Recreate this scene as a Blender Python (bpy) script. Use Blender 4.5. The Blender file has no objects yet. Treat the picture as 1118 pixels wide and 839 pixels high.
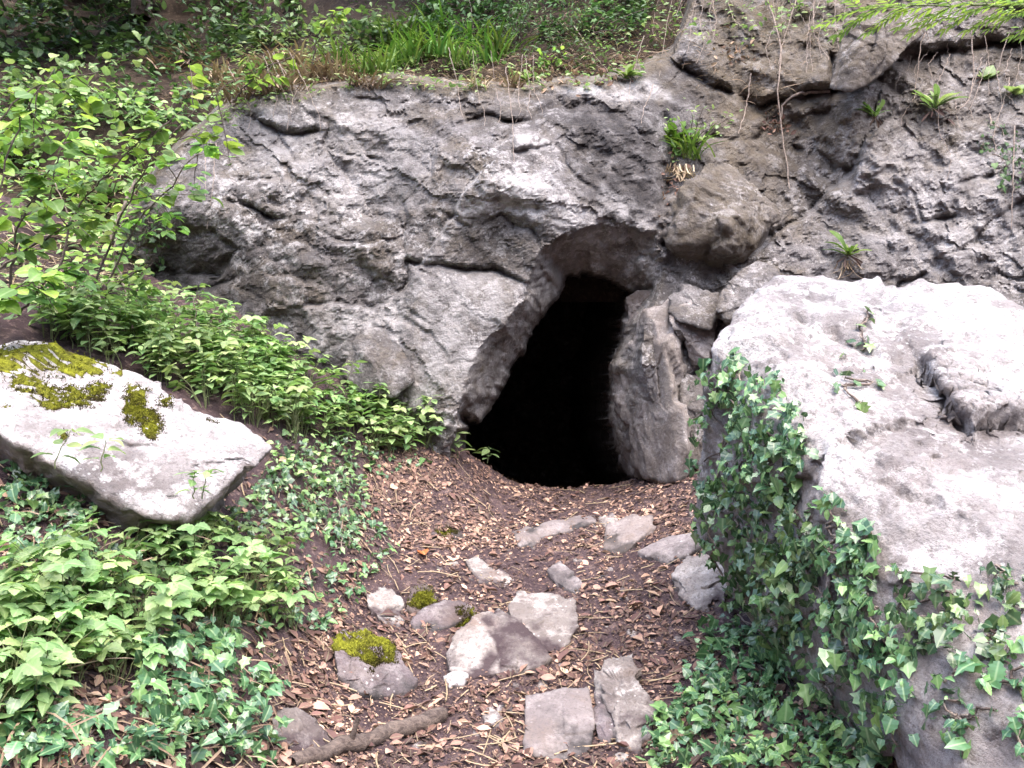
import bpy, bmesh, math, random
import numpy as np
from mathutils import Vector, Matrix
from mathutils.bvhtree import BVHTree

random.seed(7)
RNG = np.random.RandomState(7)
C = bpy.context.scene.collection
F, CX, CY, ZC = 900.0, 559.0, 419.5, 1.6      # focal length (photo pixels), centre, eye height

def W(px, py, Y):
    """the point seen at photo position px,py at distance Y"""
    return np.stack([(np.asarray(px, float)-CX)/F*Y, np.asarray(Y, float)+0*np.asarray(px, float),
                     ZC-(np.asarray(py, float)-CY)/F*Y], -1)
def UV(V):
    return CX+V[:, 0]/V[:, 1]*F, CY-(V[:, 2]-ZC)/V[:, 1]*F

# ---------------------------------------------------------------- noise
_P = np.concatenate([np.random.RandomState(3).permutation(256)]*2)
_G = np.random.RandomState(4).normal(size=(256, 3)); _G /= np.linalg.norm(_G, axis=1)[:, None]
def perlin(p):
    i = np.floor(p).astype(int); f = p-i; u = f*f*f*(f*(f*6-15)+10); i &= 255
    def g(a, b, c):
        h = _P[(_P[(_P[(i[:, 0]+a) & 255]+i[:, 1]+b) & 255]+i[:, 2]+c) & 255]
        return (_G[h]*(f-np.array([a, b, c]))).sum(1)
    def L(a, b, t): return a+(b-a)*t
    return 1.5*L(L(L(g(0,0,0), g(1,0,0), u[:, 0]), L(g(0,1,0), g(1,1,0), u[:, 0]), u[:, 1]),
             L(L(g(0,0,1), g(1,0,1), u[:, 0]), L(g(0,1,1), g(1,1,1), u[:, 0]), u[:, 1]), u[:, 2])
def fbm(p, scale, octv=5, gain=.5, seed=0, ridged=False):
    p = p*scale+seed*17.31; a = 1.; s = 0.
    for k in range(octv):
        n = perlin(p)
        s = s+a*((1-2*np.abs(n)) if ridged else n); a *= gain; p = p*2.03+11.7
    return s
_RV = np.random.RandomState(5).uniform(-1, 1, 256)
def plin(p, seed=0):
    """piecewise linear noise: flat facets meeting in crisp edges"""
    i = np.floor(p).astype(int); f = p-i; o = np.argsort(-f, axis=1); fs = np.take_along_axis(f, o, 1); r = np.arange(len(p))
    def val(j):
        j = j & 255; return _RV[_P[(_P[(_P[(j[:, 0]+seed*37) & 255]+j[:, 1]) & 255]+j[:, 2]) & 255]]
    j = i.copy(); out = val(j)*(1-fs[:, 0])
    for k in range(3):
        j = j.copy(); j[r, o[:, k]] += 1
        out += val(j)*(fs[:, k]-(fs[:, k+1] if k < 2 else 0))
    return out
_a, _b = .9, .7
_RM = np.array([[math.cos(_a), -math.sin(_a), 0], [math.sin(_a), math.cos(_a), 0], [0, 0, 1]])@np.array([[1, 0, 0], [0, math.cos(_b), -math.sin(_b)], [0, math.sin(_b), math.cos(_b)]])
def pfbm(p, scale, octv=4, gain=.5, seed=0):
    q = (p*scale)@_RM+seed*3.7
    q = q+.55*np.stack([plin(q*.6, seed+1), plin(q*.6+5, seed+2), plin(q*.6+9, seed+3)], 1)
    a = 1.; s = 0.
    for k in range(octv):
        s = s+a*plin(q, seed+k); a *= gain; q = (q@_RM)*2.13+3.3
    return s
def _h(ix, iy, iz, k):
    x = np.sin(ix*127.1+iy*311.7+iz*74.7+k*53.3)*43758.5453
    return x-np.floor(x)
def facets(p, scale, seed=0, step=1., tilt=1., groove=.0, gw=.06):
    """fractured rock: nearest-cell planes, every cell with an offset and a tilt of its own"""
    q = p*scale+seed*7.7; i = np.floor(q)
    d1 = np.full(len(q), 9e9); d2 = d1.copy(); bc = np.zeros_like(q); bi = np.zeros_like(q)
    for a in (-1, 0, 1):
        for b in (-1, 0, 1):
            for c in (-1, 0, 1):
                j = i+np.array([a, b, c])
                o = np.stack([_h(j[:, 0], j[:, 1], j[:, 2], k+seed) for k in (1, 2, 3)], 1)
                ctr = j+o; d = ((q-ctr)**2).sum(1)
                m = d < d1
                d2 = np.where(m, d1, np.minimum(d2, d)); d1 = np.where(m, d, d1)
                bc[m] = ctr[m]; bi[m] = j[m]
    r = [(_h(bi[:, 0], bi[:, 1], bi[:, 2], k+seed)-.5)*2 for k in (5, 6, 7, 8)]
    t = (np.stack(r[1:], 1)*(q-bc)).sum(1)
    e = np.sqrt(d2)-np.sqrt(d1)
    return (step*r[0]+tilt*t-groove*np.exp(-e/gw))/scale
def sstep(a, b, x):
    t = np.clip((x-a)/(b-a), 0, 1); return t*t*(3-2*t)
class TPS:
    def __init__(s, xy, z, smooth=1e-3):
        s.xy = np.asarray(xy, float); z = np.asarray(z, float); n = len(z)
        K = s.k(s.xy)+np.eye(n)*smooth; P = np.c_[np.ones(n), s.xy]
        A = np.zeros((n+3, n+3)); A[:n, :n] = K; A[:n, n:] = P; A[n:, :n] = P.T
        s.w = np.linalg.solve(A, np.r_[z, 0, 0, 0])
    def k(s, q):
        r2 = ((q[:, None]-s.xy[None])**2).sum(2); return .5*r2*np.log(r2+1e-9)
    def __call__(s, q):
        q = np.asarray(q, float); out = np.empty(len(q))
        for a in range(0, len(q), 50000):
            b = q[a:a+50000]; out[a:a+50000] = s.k(b)@s.w[:-3]+s.w[-3]+b@s.w[-2:]
        return out
def sdf(P, poly):
    """signed distance to a polygon, negative inside"""
    poly = np.asarray(poly, float); d = np.full(len(P), 9e9); ins = np.zeros(len(P), bool)
    for a, b in zip(poly, np.roll(poly, -1, 0)):
        e = b-a; w = P-a; t = np.clip((w@e)/(e@e), 0, 1)
        d = np.minimum(d, np.hypot(*(w-t[:, None]*e).T))
        c = ((a[1] <= P[:, 1]) & (b[1] > P[:, 1])) | ((b[1] <= P[:, 1]) & (a[1] > P[:, 1]))
        with np.errstate(divide='ignore', invalid='ignore'):
            xi = a[0]+(P[:, 1]-a[1])/(b[1]-a[1])*(b[0]-a[0])
        ins ^= c & (P[:, 0] < xi)
    return np.where(ins, -d, d)
def cracks(P, lst):
    """each crack: polyline, half width, depth, step (left side of the line raised), reach of the step"""
    H = np.zeros(len(P))
    for pl, w, dep, st, L in lst:
        pl = np.asarray(pl, float); d = np.full(len(P), 9e9); sg = np.zeros(len(P)); fade = np.ones(len(P))
        for k in range(len(pl)-1):
            a, b = pl[k], pl[k+1]; e = b-a; v = P-a; t0 = (v@e)/(e@e); t = np.clip(t0, 0, 1)
            dd = np.hypot(*(v-t[:, None]*e).T); m = dd < d
            d[m] = dd[m]; sg[m] = np.sign(e[0]*v[:, 1]-e[1]*v[:, 0])[m]
            if k == 0: fade = np.where(m, np.where(t0 < 0, .4, 1), fade)
            else: fade = np.where(m, 1, fade)
            if k == len(pl)-2: fade = np.where(m & (t0 > 1), .4, fade)
        H += -dep*np.exp(-(d/w)**2)+st*(-sg)*np.exp(-d/L)*fade*np.clip(d/1.5, 0, 1)
    return H

# ---------------------------------------------------------------- objects
def mesh(name, V, Fc, mats, smooth=False, attrs=None, fmat=None):
    me = bpy.data.meshes.new(name)
    V = np.asarray(V, np.float32)
    if isinstance(Fc, np.ndarray):
        n, k = Fc.shape
        me.vertices.add(len(V)); me.vertices.foreach_set('co', V.ravel())
        me.loops.add(n*k); me.loops.foreach_set('vertex_index', Fc.astype(np.int32).ravel())
        me.polygons.add(n); me.polygons.foreach_set('loop_start', np.arange(0, n*k, k, dtype=np.int32))
    else:
        me.from_pydata(V.tolist(), [], Fc)
    for m in (mats if isinstance(mats, (list, tuple)) else [mats]): me.materials.append(m)
    for k, a in (attrs or {}).items():
        a = np.asarray(a, np.float32)
        if a.ndim == 1:
            at = me.attributes.new(k, 'FLOAT', 'POINT'); at.data.foreach_set('value', a)
        else:
            at = me.attributes.new(k, 'FLOAT_VECTOR', 'POINT'); at.data.foreach_set('vector', a.ravel())
    me.update(calc_edges=True)
    me.polygons.foreach_set('use_smooth', np.full(len(me.polygons), smooth))
    if fmat is not None: me.polygons.foreach_set('material_index', np.asarray(fmat, np.int32))
    return me
def link(name, me, parent=None, loc=(0, 0, 0)):
    o = bpy.data.objects.new(name, me); C.objects.link(o); o.location = loc
    if parent: o.parent = parent
    return o
def tag(o, label=None, cat=None, group=None, kind=None):
    if label: o['label'] = label
    if cat: o['category'] = cat
    if group: o['group'] = group
    if kind: o['kind'] = kind
    return o
def thing(name, label, cat, loc=(0, 0, 0), group=None):
    o = bpy.data.objects.new(name, None); C.objects.link(o); o.location = loc
    o.empty_display_size = .1
    return tag(o, label, cat, group)
class Bag:
    """collects pieces that become one mesh"""
    def __init__(s): s.V = []; s.Fq = []; s.A = []; s.n = 0
    def add(s, V, Fq, A):
        s.V.append(V); s.Fq.append(np.asarray(Fq)+s.n); s.A.append(A); s.n += len(V)
    def mesh(s, name, mat, smooth=False):
        return mesh(name, np.concatenate(s.V), np.concatenate(s.Fq), mat, smooth, {'lf': np.concatenate(s.A)})
def tube(pts, rad, sides=6, rnd=.0, A=(.5, .5, .5)):
    pts = np.asarray(pts, float); n = len(pts); rad = np.broadcast_to(rad, n)
    T = np.gradient(pts, axis=0); T /= np.linalg.norm(T, axis=1)[:, None]+1e-9
    ref = np.array([0, 0, 1.]) if abs(T[0, 2]) < .8 else np.array([1., 0, 0])
    V = []
    for k in range(n):
        a = np.cross(T[k], ref); a /= np.linalg.norm(a)+1e-9; b = np.cross(T[k], a)
        th = np.arange(sides)/sides*2*np.pi
        r = rad[k]*(1+rnd*RNG.normal(size=sides))
        V.append(pts[k]+(np.cos(th)*r)[:, None]*a+(np.sin(th)*r)[:, None]*b)
    V = np.concatenate(V+[pts[:1], pts[-1:]]); Q = []
    for k in range(n-1):
        for s in range(sides):
            t = (s+1) % sides
            Q.append((k*sides+s, k*sides+t, (k+1)*sides+t, (k+1)*sides+s))
    for s in range(sides):
        t = (s+1) % sides
        Q.append((n*sides, t, s, s)); Q.append((n*sides+1, (n-1)*sides+s, (n-1)*sides+t, (n-1)*sides+t))
    # end caps as quads with a repeated corner are avoided: split into a fan of real triangles through a centre ring
    Q = [q for q in Q if len(set(q)) == 4]
    return V[:n*sides], np.array(Q), np.tile(np.array(A, float), (n*sides, 1))
def smooth_line(pts, n=14, jit=0.):
    pts = np.asarray(pts, float); t = np.r_[0, np.cumsum(np.linalg.norm(np.diff(pts, axis=0), axis=1))]; t /= t[-1]
    s = np.linspace(0, 1, n); out = np.stack([np.interp(s, t, pts[:, k]) for k in range(pts.shape[1])], 1)
    for _ in range(2): out[1:-1] = (out[:-2]+2*out[1:-1]+out[2:])/4
    out[1:-1] += RNG.normal(size=out[1:-1].shape)*jit
    return out
def grid_quads(nu, nv):
    i = np.arange(nu*nv).reshape(nv, nu)
    return np.stack([i[:-1, :-1], i[1:, :-1], i[1:, 1:], i[:-1, 1:]], -1).reshape(-1, 4)

# ---------------------------------------------------------------- materials
class NT:
    def __init__(s, name):
        s.m = bpy.data.materials.new(name); s.m.use_nodes = True; s.t = s.m.node_tree; s.t.nodes.clear()
        s.out = s.t.nodes.new('ShaderNodeOutputMaterial')
    def n(s, typ, **kw):
        nd = s.t.nodes.new(typ)
        for k, v in kw.items():
            if k.startswith('i_'):
                key = k[2:]; key = int(key) if key.isdigit() else key.replace('_', ' ')
                if isinstance(v, bpy.types.NodeSocket): s.t.links.new(v, nd.inputs[key])
                else: nd.inputs[key].default_value = v
            else: setattr(nd, k, v)
        return nd
    def noise(s, vec, scale, detail=6, rough=.6, dist=0.):
        return s.n('ShaderNodeTexNoise', i_Vector=vec, i_Scale=scale, i_Detail=detail, i_Roughness=rough, i_Distortion=dist).outputs['Fac']
    def ramp(s, fac, a, b, ca=(0, 0, 0, 1), cb=(1, 1, 1, 1)):
        r = s.n('ShaderNodeValToRGB', i_Fac=fac); e = r.color_ramp.elements
        e[0].position = a; e[1].position = b; e[0].color = ca; e[1].color = cb
        return r.outputs['Color']
    def mix(s, fac, a, b, mode='MIX'):
        m = s.n('ShaderNodeMix', data_type='RGBA', blend_type=mode)
        for k, v in ((0, fac), (6, a), (7, b)):
            if isinstance(v, bpy.types.NodeSocket): s.t.links.new(v, m.inputs[k])
            else: m.inputs[k].default_value = v if k == 0 else (tuple(v)+(1,) if len(v) == 3 else v)
        return m.outputs[2]
    def math(s, op, a, b=0.):
        m = s.n('ShaderNodeMath', operation=op)
        for k, v in ((0, a), (1, b)):
            if isinstance(v, bpy.types.NodeSocket): s.t.links.new(v, m.inputs[k])
            else: m.inputs[k].default_value = v
        return m.outputs[0]
    def attr(s, name): return s.n('ShaderNodeAttribute', attribute_name=name)
    def pos(s): return s.n('ShaderNodeNewGeometry').outputs['Position']
    def bump(s, h, st, dist, normal=None):
        b = s.n('ShaderNodeBump', i_Height=h, i_Strength=st, i_Distance=dist)
        if normal: s.t.links.new(normal, b.inputs['Normal'])
        return b.outputs['Normal']
    def princ(s, **kw):
        p = s.n('ShaderNodeBsdfPrincipled', **kw)
        s.t.links.new(p.outputs[0], s.out.inputs['Surface']); return p

def rock_mat(name, base, dark, pale, lich=(.60, .68), lichc=(.6, .57, .56), brown=(.17, .125, .095), stainc=(.045, .04, .04),
             bump=.6, fine=1., browns=(.52, .72), scale=1.):
    s = NT(name); v = s.pos()
    c = s.ramp(s.noise(v, 1.6*scale, 9, .62, .3), .36, .64, tuple(dark)+(1,), tuple(base)+(1,))
    c = s.mix(s.ramp(s.noise(v, 5.5*scale, 12, .74), .48, .62), c, pale)
    bf = s.math('MULTIPLY', s.ramp(s.noise(v, 2.3*scale, 8, .65, .5), browns[0], browns[1]), .7)
    c = s.mix(bf, c, brown)
    c = s.mix(s.math('MULTIPLY', s.ramp(s.noise(v, 11*scale, 10, .72), lich[0], lich[1]), s.math('MULTIPLY', s.ramp(s.noise(v, 1.9*scale, 5, .6), .42, .6), .85)), c, lichc)
    c = s.mix(s.math('MULTIPLY', s.ramp(s.noise(v, 34*scale, 9, .75), .52, .64), .85), c, dark)
    c = s.mix(s.math('MULTIPLY', s.ramp(s.noise(v, 90*scale, 5, .75), .54, .66), .6), c, tuple(.6*x for x in dark))
    v2 = s.n('ShaderNodeTexVoronoi', i_Vector=v, i_Scale=26*scale, i_Randomness=1.).outputs['Distance']
    spot = s.math('MULTIPLY', s.ramp(v2, .12, .2, (1, 1, 1, 1), (0, 0, 0, 1)), s.ramp(s.noise(v, 4, 4), .5, .6))
    c = s.mix(s.math('MULTIPLY', spot, .7), c, lichc)
    sp = s.noise(v, 20*scale, 10, .8, 1.2)
    c = s.mix(s.math('MULTIPLY', s.ramp(sp, .54, .66), s.math('MULTIPLY', s.ramp(s.noise(v, 3*scale, 5, .6), .4, .6), .8)), c, dark)
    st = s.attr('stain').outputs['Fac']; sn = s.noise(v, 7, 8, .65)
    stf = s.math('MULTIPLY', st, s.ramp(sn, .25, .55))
    c = s.mix(stf, c, stainc)  # stains and mud, plus painted shade of cave, ledge and boulder notch
    pl = s.attr('pale').outputs['Fac']
    c = s.mix(s.math('MULTIPLY', pl, s.ramp(s.noise(v, 6, 10, .7), .38, .56)), c, lichc)
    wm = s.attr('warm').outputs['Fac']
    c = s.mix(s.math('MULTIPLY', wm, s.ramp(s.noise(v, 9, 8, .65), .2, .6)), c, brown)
    h1 = s.noise(v, 16*scale, 12, .7); h2 = s.noise(v, 70*scale, 8, .7)
    vr = s.n('ShaderNodeTexVoronoi', i_Vector=v, i_Scale=34*scale, feature='F1').outputs['Distance']
    h = s.math('ADD', s.math('ADD', h1, s.math('MULTIPLY', h2, .35)), s.math('MULTIPLY', vr, .15))
    nm = s.bump(h, bump, .05*fine)
    p = s.princ(i_Base_Color=c, i_Roughness=.85, i_Normal=nm); p.inputs['Specular IOR Level'].default_value = .3
    return s.m
M = {}
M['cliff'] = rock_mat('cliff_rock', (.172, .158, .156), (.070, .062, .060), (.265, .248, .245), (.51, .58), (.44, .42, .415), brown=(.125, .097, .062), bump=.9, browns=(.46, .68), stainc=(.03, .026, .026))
M['pillar'] = rock_mat('pillar_rock', (.25, .224, .20), (.14, .12, .112), (.36, .33, .32), (.64, .74), brown=(.13, .095, .075))
M['pale'] = rock_mat('pale_limestone', (.49, .458, .446), (.18, .157, .153), (.63, .60, .59), (.54, .62), (.72, .70, .70), (.24, .19, .175), (.10, .08, .075), browns=(.56, .78), bump=.9)
M['step'] = rock_mat('step_stone', (.215, .186, .182), (.125, .105, .105), (.29, .257, .25), (.7, .8), bump=.35)
M['path'] = rock_mat('path_stone', (.30, .268, .248), (.15, .125, .115), (.46, .422, .395), (.58, .70), brown=(.22, .15, .12), stainc=(.06, .042, .045))
M['dkstone'] = rock_mat('dark_stone', (.17, .14, .145), (.085, .065, .07), (.27, .24, .24), (.64, .74), brown=(.10, .07, .055))

def soil_mat(name, a, b, c3, sc=1.):
    s = NT(name); v = s.pos()
    c = s.ramp(s.noise(v, 3*sc, 10, .65), .35, .65, tuple(a)+(1,), tuple(b)+(1,))
    c = s.mix(s.ramp(s.noise(v, 22*sc, 8, .7), .52, .66), c, c3)
    c = s.mix(s.math('MULTIPLY', s.ramp(s.noise(v, 90*sc, 4, .7), .55, .65), .6), c, tuple(.45*x for x in a))
    nm = s.bump(s.math('ADD', s.noise(v, 30*sc, 10, .75), s.noise(v, 110, 4, .6)), .8, .03)
    p = s.princ(i_Base_Color=c, i_Roughness=.95, i_Normal=nm); p.inputs['Specular IOR Level'].default_value = .15
    return s.m
M['soil'] = soil_mat('leafy_soil', (.055, .037, .041), (.105, .072, .075), (.22, .155, .14))
M['bank'] = soil_mat('bank_soil', (.03, .022, .017), (.07, .05, .038), (.12, .09, .065))

def leaf_mat(name, c1, c2, c3, trans=.35, rough=.45, spec=.45, vein=.25, objvar=.12):
    """lf attribute: x random per leaf, y distance from the midrib, z along the leaf"""
    s = NT(name); a = s.n('ShaderNodeSeparateXYZ', i_0=s.attr('lf').outputs['Vector'])
    r = s.n('ShaderNodeValToRGB', i_Fac=a.outputs[0]); e = r.color_ramp.elements
    e[0].color = tuple(c1)+(1,); e[1].color = tuple(c3)+(1,); e[1].position = .97
    m = e.new(.5); m.color = tuple(c2)+(1,)
    c = r.outputs['Color']
    n = s.noise(s.pos(), 40, 3, .6)
    c = s.mix(.5, c, s.ramp(n, .3, .7, (.6, .6, .6, 1), (1.25, 1.25, 1.1, 1)), 'MULTIPLY')
    vf = s.math('MULTIPLY', s.ramp(a.outputs[1], .04, .16, (1, 1, 1, 1), (0, 0, 0, 1)), vein)
    c = s.mix(vf, c, (.45, .55, .30))
    oi = s.n('ShaderNodeObjectInfo').outputs['Random']
    hs = s.n('ShaderNodeHueSaturation', i_Color=c); 
    s.t.links.new(s.math('ADD', s.math('MULTIPLY', oi, objvar*4), 1-objvar*2), hs.inputs['Value'])
    s.t.links.new(s.math('ADD', s.math('MULTIPLY', oi, .03), .485), hs.inputs['Hue'])
    c = hs.outputs['Color']
    p = s.n('ShaderNodeBsdfPrincipled', i_Base_Color=c, i_Roughness=rough); p.inputs['Specular IOR Level'].default_value = spec
    t = s.n('ShaderNodeBsdfTranslucent', i_Color=s.mix(1., c, (1.15, 1.3, .8), 'MULTIPLY'))
    mx = s.n('ShaderNodeMixShader', i_0=trans); s.t.links.new(p.outputs[0], mx.inputs[1]); s.t.links.new(t.outputs[0], mx.inputs[2])
    s.t.links.new(mx.outputs[0], s.out.inputs['Surface']); return s.m
M['herb'] = leaf_mat('herb_leaf', (.13, .225, .085), (.225, .345, .14), (.38, .48, .21))
M['hazel'] = leaf_mat('shrub_leaf', (.10, .19, .055), (.19, .32, .08), (.37, .50, .10), .4)
M['ivy'] = leaf_mat('ivy_leaf', (.035, .09, .04), (.08, .17, .07), (.20, .33, .11), .14, .33, .7, .3)
M['grass'] = leaf_mat('grass_blade', (.06, .14, .03), (.11, .22, .04), (.22, .30, .08), .3, .5, .3, .0)
M['dark'] = leaf_mat('dark_leaf', (.03, .065, .025), (.06, .115, .042), (.12, .20, .07), .25, .5, .4, .1)
M['straw'] = leaf_mat('dry_straw', (.20, .14, .10), (.32, .24, .17), (.45, .36, .28), .1, .8, .2, .0)
M['litter'] = leaf_mat('dead_leaf', (.080, .049, .046), (.205, .120, .098), (.55, .37, .28), .1, .75, .25, .15, .0)
M['orange'] = leaf_mat('orange_leaf', (.42, .14, .04), (.46, .16, .05), (.5, .2, .06), .15, .6, .3, .2)
def bark_mat(name, a, b):
    s = NT(name); v = s.n('ShaderNodeTexCoord').outputs['Object']
    n = s.noise(s.n('ShaderNodeVectorMath', operation='MULTIPLY', i_0=v, i_1=(.45, 1., 1.)).outputs[0], 42, 10, .75, .8); c = s.ramp(n, .38, .62, tuple(a)+(1,), tuple(b)+(1,))
    p = s.princ(i_Base_Color=c, i_Roughness=.85, i_Normal=s.bump(s.math('ADD', n, s.noise(v, 120, 5, .7)), .9, .012)); return s.m
M['bark'] = bark_mat('brown_bark', (.05, .034, .03), (.19, .145, .12))
M['root'] = bark_mat('pale_root', (.20, .15, .12), (.40, .33, .28))
M['stem'] = bark_mat('green_stem', (.10, .13, .05), (.20, .22, .10))
def moss_mat():
    s = NT('moss'); v = s.pos()
    c = s.ramp(s.noise(v, 14, 8, .7), .32, .66, (.05, .045, .012, 1), (.19, .20, .016, 1))
    c = s.mix(s.ramp(s.noise(v, 60, 4, .7), .5, .7), c, (.30, .31, .035))
    c = s.mix(s.ramp(s.attr('thick').outputs['Fac'], .15, .75), (.045, .036, .014), c)
    p = s.princ(i_Base_Color=c, i_Roughness=.95, i_Normal=s.bump(s.noise(v, 120, 6, .75), .9, .012)); p.inputs['Specular IOR Level'].default_value = .1
    return s.m
M['moss'] = moss_mat()
# ================================================================ the ground (one sheet, cave floor included)
GC = [(590,860,3.1),(590,790,3.5),(590,720,4.05),(590,650,4.75),(590,590,5.5),(590,556,6.1),(600,542,6.6),(540,530,6.5),(690,534,6.55),
 (400,850,3.0),(400,740,3.75),(400,640,4.6),(400,560,5.4),(430,500,6.0),(470,478,6.35),(280,840,2.9),(280,700,3.6),(280,580,4.4),(300,480,5.2),
 (330,415,6.1),(230,355,6.3),(150,335,6.4),(0,840,2.4),(0,700,2.8),(0,560,3.4),(0,420,4.4),(150,560,3.8),(150,420,5.0),(0,300,5.6),
 (0,200,6.9),(150,230,7.1),(-200,700,2.6),(-200,400,4.2),(-200,200,6.4),(760,510,6.2),(740,580,5.3),(770,650,4.5),(740,740,3.8),(730,840,3.2),
 (850,850,2.9),(1000,870,2.6),(900,500,5.6),(1118,490,5.6),(1118,600,4.2),(1300,850,2.4),(1400,560,5.0),(480,660,4.55),(480,760,3.7)]
_g = np.array(GC, float); _gp = W(_g[:, 0], _g[:, 1], _g[:, 2])
_gp = np.r_[_gp, [[0, 1.6, -.02], [-1.2, 1.6, .12], [1.2, 1.5, .05], [0, .2, -.1], [-3, .3, .5], [3, .3, .15], [0, -1.5, -.2], [-3, -1.5, .3], [3, -1.5, .0]]]
GT = TPS(_gp[:, :2], _gp[:, 2], 2e-3)
def gz(x, y, detail=True):
    if np.ndim(x) == 0: return float(gz([x], [y], detail)[0])
    x = np.asarray(x, float); y = np.asarray(y, float); q = np.stack([np.clip(x, -4.5, 4.5), np.clip(y, -1.5, 7.2)], 1)
    z = GT(q)
    cave = np.interp(y, [6.6, 7.2, 8.5, 13], [.70, .60, .25, -.1])
    z = np.where(y > 6.7, z+(cave-z)*sstep(6.65, 7.2, y), z)
    r = np.hypot(np.maximum(np.abs(x)-4.5, 0), np.maximum(-1.5-y, 0))
    z = z+np.where(y < 7, 1, 0)*(.1*r+.55*np.maximum(r-5, 0)*np.clip((7-y)/3, 0, 1))  # unseen ground rises behind the eye, shaped to keep the cave dark
    z = np.minimum(z, 22)
    if detail:
        p = np.stack([x, y, 0*x], 1)
        z = z+.035*fbm(p, 1.7, 3, seed=2)+.016*fbm(p, 7, 4, seed=5)
    return z
def axis(a, b, lo, hi, st):
    m = np.arange(a, b, st); l = []; x = a; d = st
    while x > lo: d *= 1.35; x -= d; l.append(x)
    r = []; x = m[-1]; d = st
    while x < hi: d *= 1.35; x += d; r.append(x)
    return np.r_[l[::-1], m, r]
gx = axis(-3.4, 2.8, -60, 60, .022); gy = axis(2.0, 7.4, -60, 13, .022)
X, Yy = np.meshgrid(gx, gy); Vg = np.stack([X.ravel(), Yy.ravel(), gz(X.ravel(), Yy.ravel())], 1)
fine = np.clip((Vg[:, 1]-1.5), 0, 1)*(np.abs(Vg[:, 0]) < 3.6)
Vg[:, 2] += fine*(.010*fbm(Vg*[1, 1, 0], 22, 3, seed=9)+.008*facets(Vg*[1, 1, 0], 9, 3, .5, .6)*9*.5)
ground = link('ground', mesh('ground', Vg, grid_quads(len(gx), len(gy))[:, ::-1], M['soil'], True)); tag(ground, kind='structure')

def ghit(px, py, h=0.):
    """where the sight line through px,py meets the ground (raised by h)"""
    px = np.atleast_1d(np.asarray(px, float)); py = np.atleast_1d(np.asarray(py, float)); h = np.broadcast_to(h, px.shape)
    Ys = np.arange(1.9, 7.4, .02); out = np.zeros((len(px), 3)); done = np.zeros(len(px), bool)
    for a in range(0, len(Ys)):
        p = W(px, py, Ys[a]); m = ~done
        if not m.any(): break
        hit = np.zeros(len(px), bool); hit[m] = p[m, 2] <= gz(p[m, 0], p[m, 1])+h[m]
        out[hit] = p[hit]; done |= hit
    p = W(px, py, 6.9); out[~done] = p[~done]
    return out

# ================================================================ the cliff with the cave
MOUTH = [(505,560),(504,452),(522,460),(535,436),(550,422),(556,404),(572,378),(589,354),(593,336),(602,322),(608,312),(622,300),(636,298),(651,298),(664,303),(677,310),
 (697,317),(690,325),(684,328),(686,340),(683,353),(679,374),(668,398),(671,418),(669,440),(667,462),(672,480),(677,497),(688,510),(700,540),(700,570)]
REVEAL = [(490,560),(500,449),(509,411),(520,384),(548,357),(570,330),(580,300),(590,274),(615,257),(650,250),(700,247),(719,256),(724,290),(720,318),
 (708,345),(700,380),(712,430),(728,470),(738,505),(740,560),(700,570)]
CT = [(-300,300,8.6),(-50,300,7.7),(90,300,7.1),(150,320,6.75),(180,285,6.85),(190,230,6.55),(200,190,6.65),(240,135,6.9),(330,97,7.05),(230,285,6.75),
 (300,250,6.45),(300,350,6.4),(250,360,6.6),(330,400,6.35),(400,180,6.65),(400,300,6.35),(400,400,6.3),(460,440,6.25),(480,350,6.25),(450,100,7.05),(380,470,6.4),
 (560,92,7.0),(540,150,6.6),(560,190,6.42),(600,225,6.28),(520,225,6.35),(540,280,6.42),(560,250,6.38),(680,190,6.45),(700,105,7.0),(700,235,6.4),(560,330,6.2),(540,380,6.2),(510,440,6.15),
 (640,150,6.62),(735,210,6.6),(790,240,6.55),(760,130,7.0),(860,160,7.05),(820,60,7.35),(800,-60,7.9),(870,240,6.75),(950,50,7.05),(1000,80,7.0),(930,190,6.75),(1010,160,6.75),(1050,250,6.5),
 (1100,300,6.3),(1118,90,6.9),(1300,200,6.4),(1300,-60,7.2),(1000,-100,7.5),(770,320,6.4),(740,380,6.25),(745,500,6.2),(840,320,6.4),(900,400,6.3),(1000,500,6.2),(1250,500,6.0),(600,620,6.3),(300,620,6.3)]
_c = np.array(CT, float); CTPS = TPS(_c[:, :2]/100, _c[:, 2], 3e-3)
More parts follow.
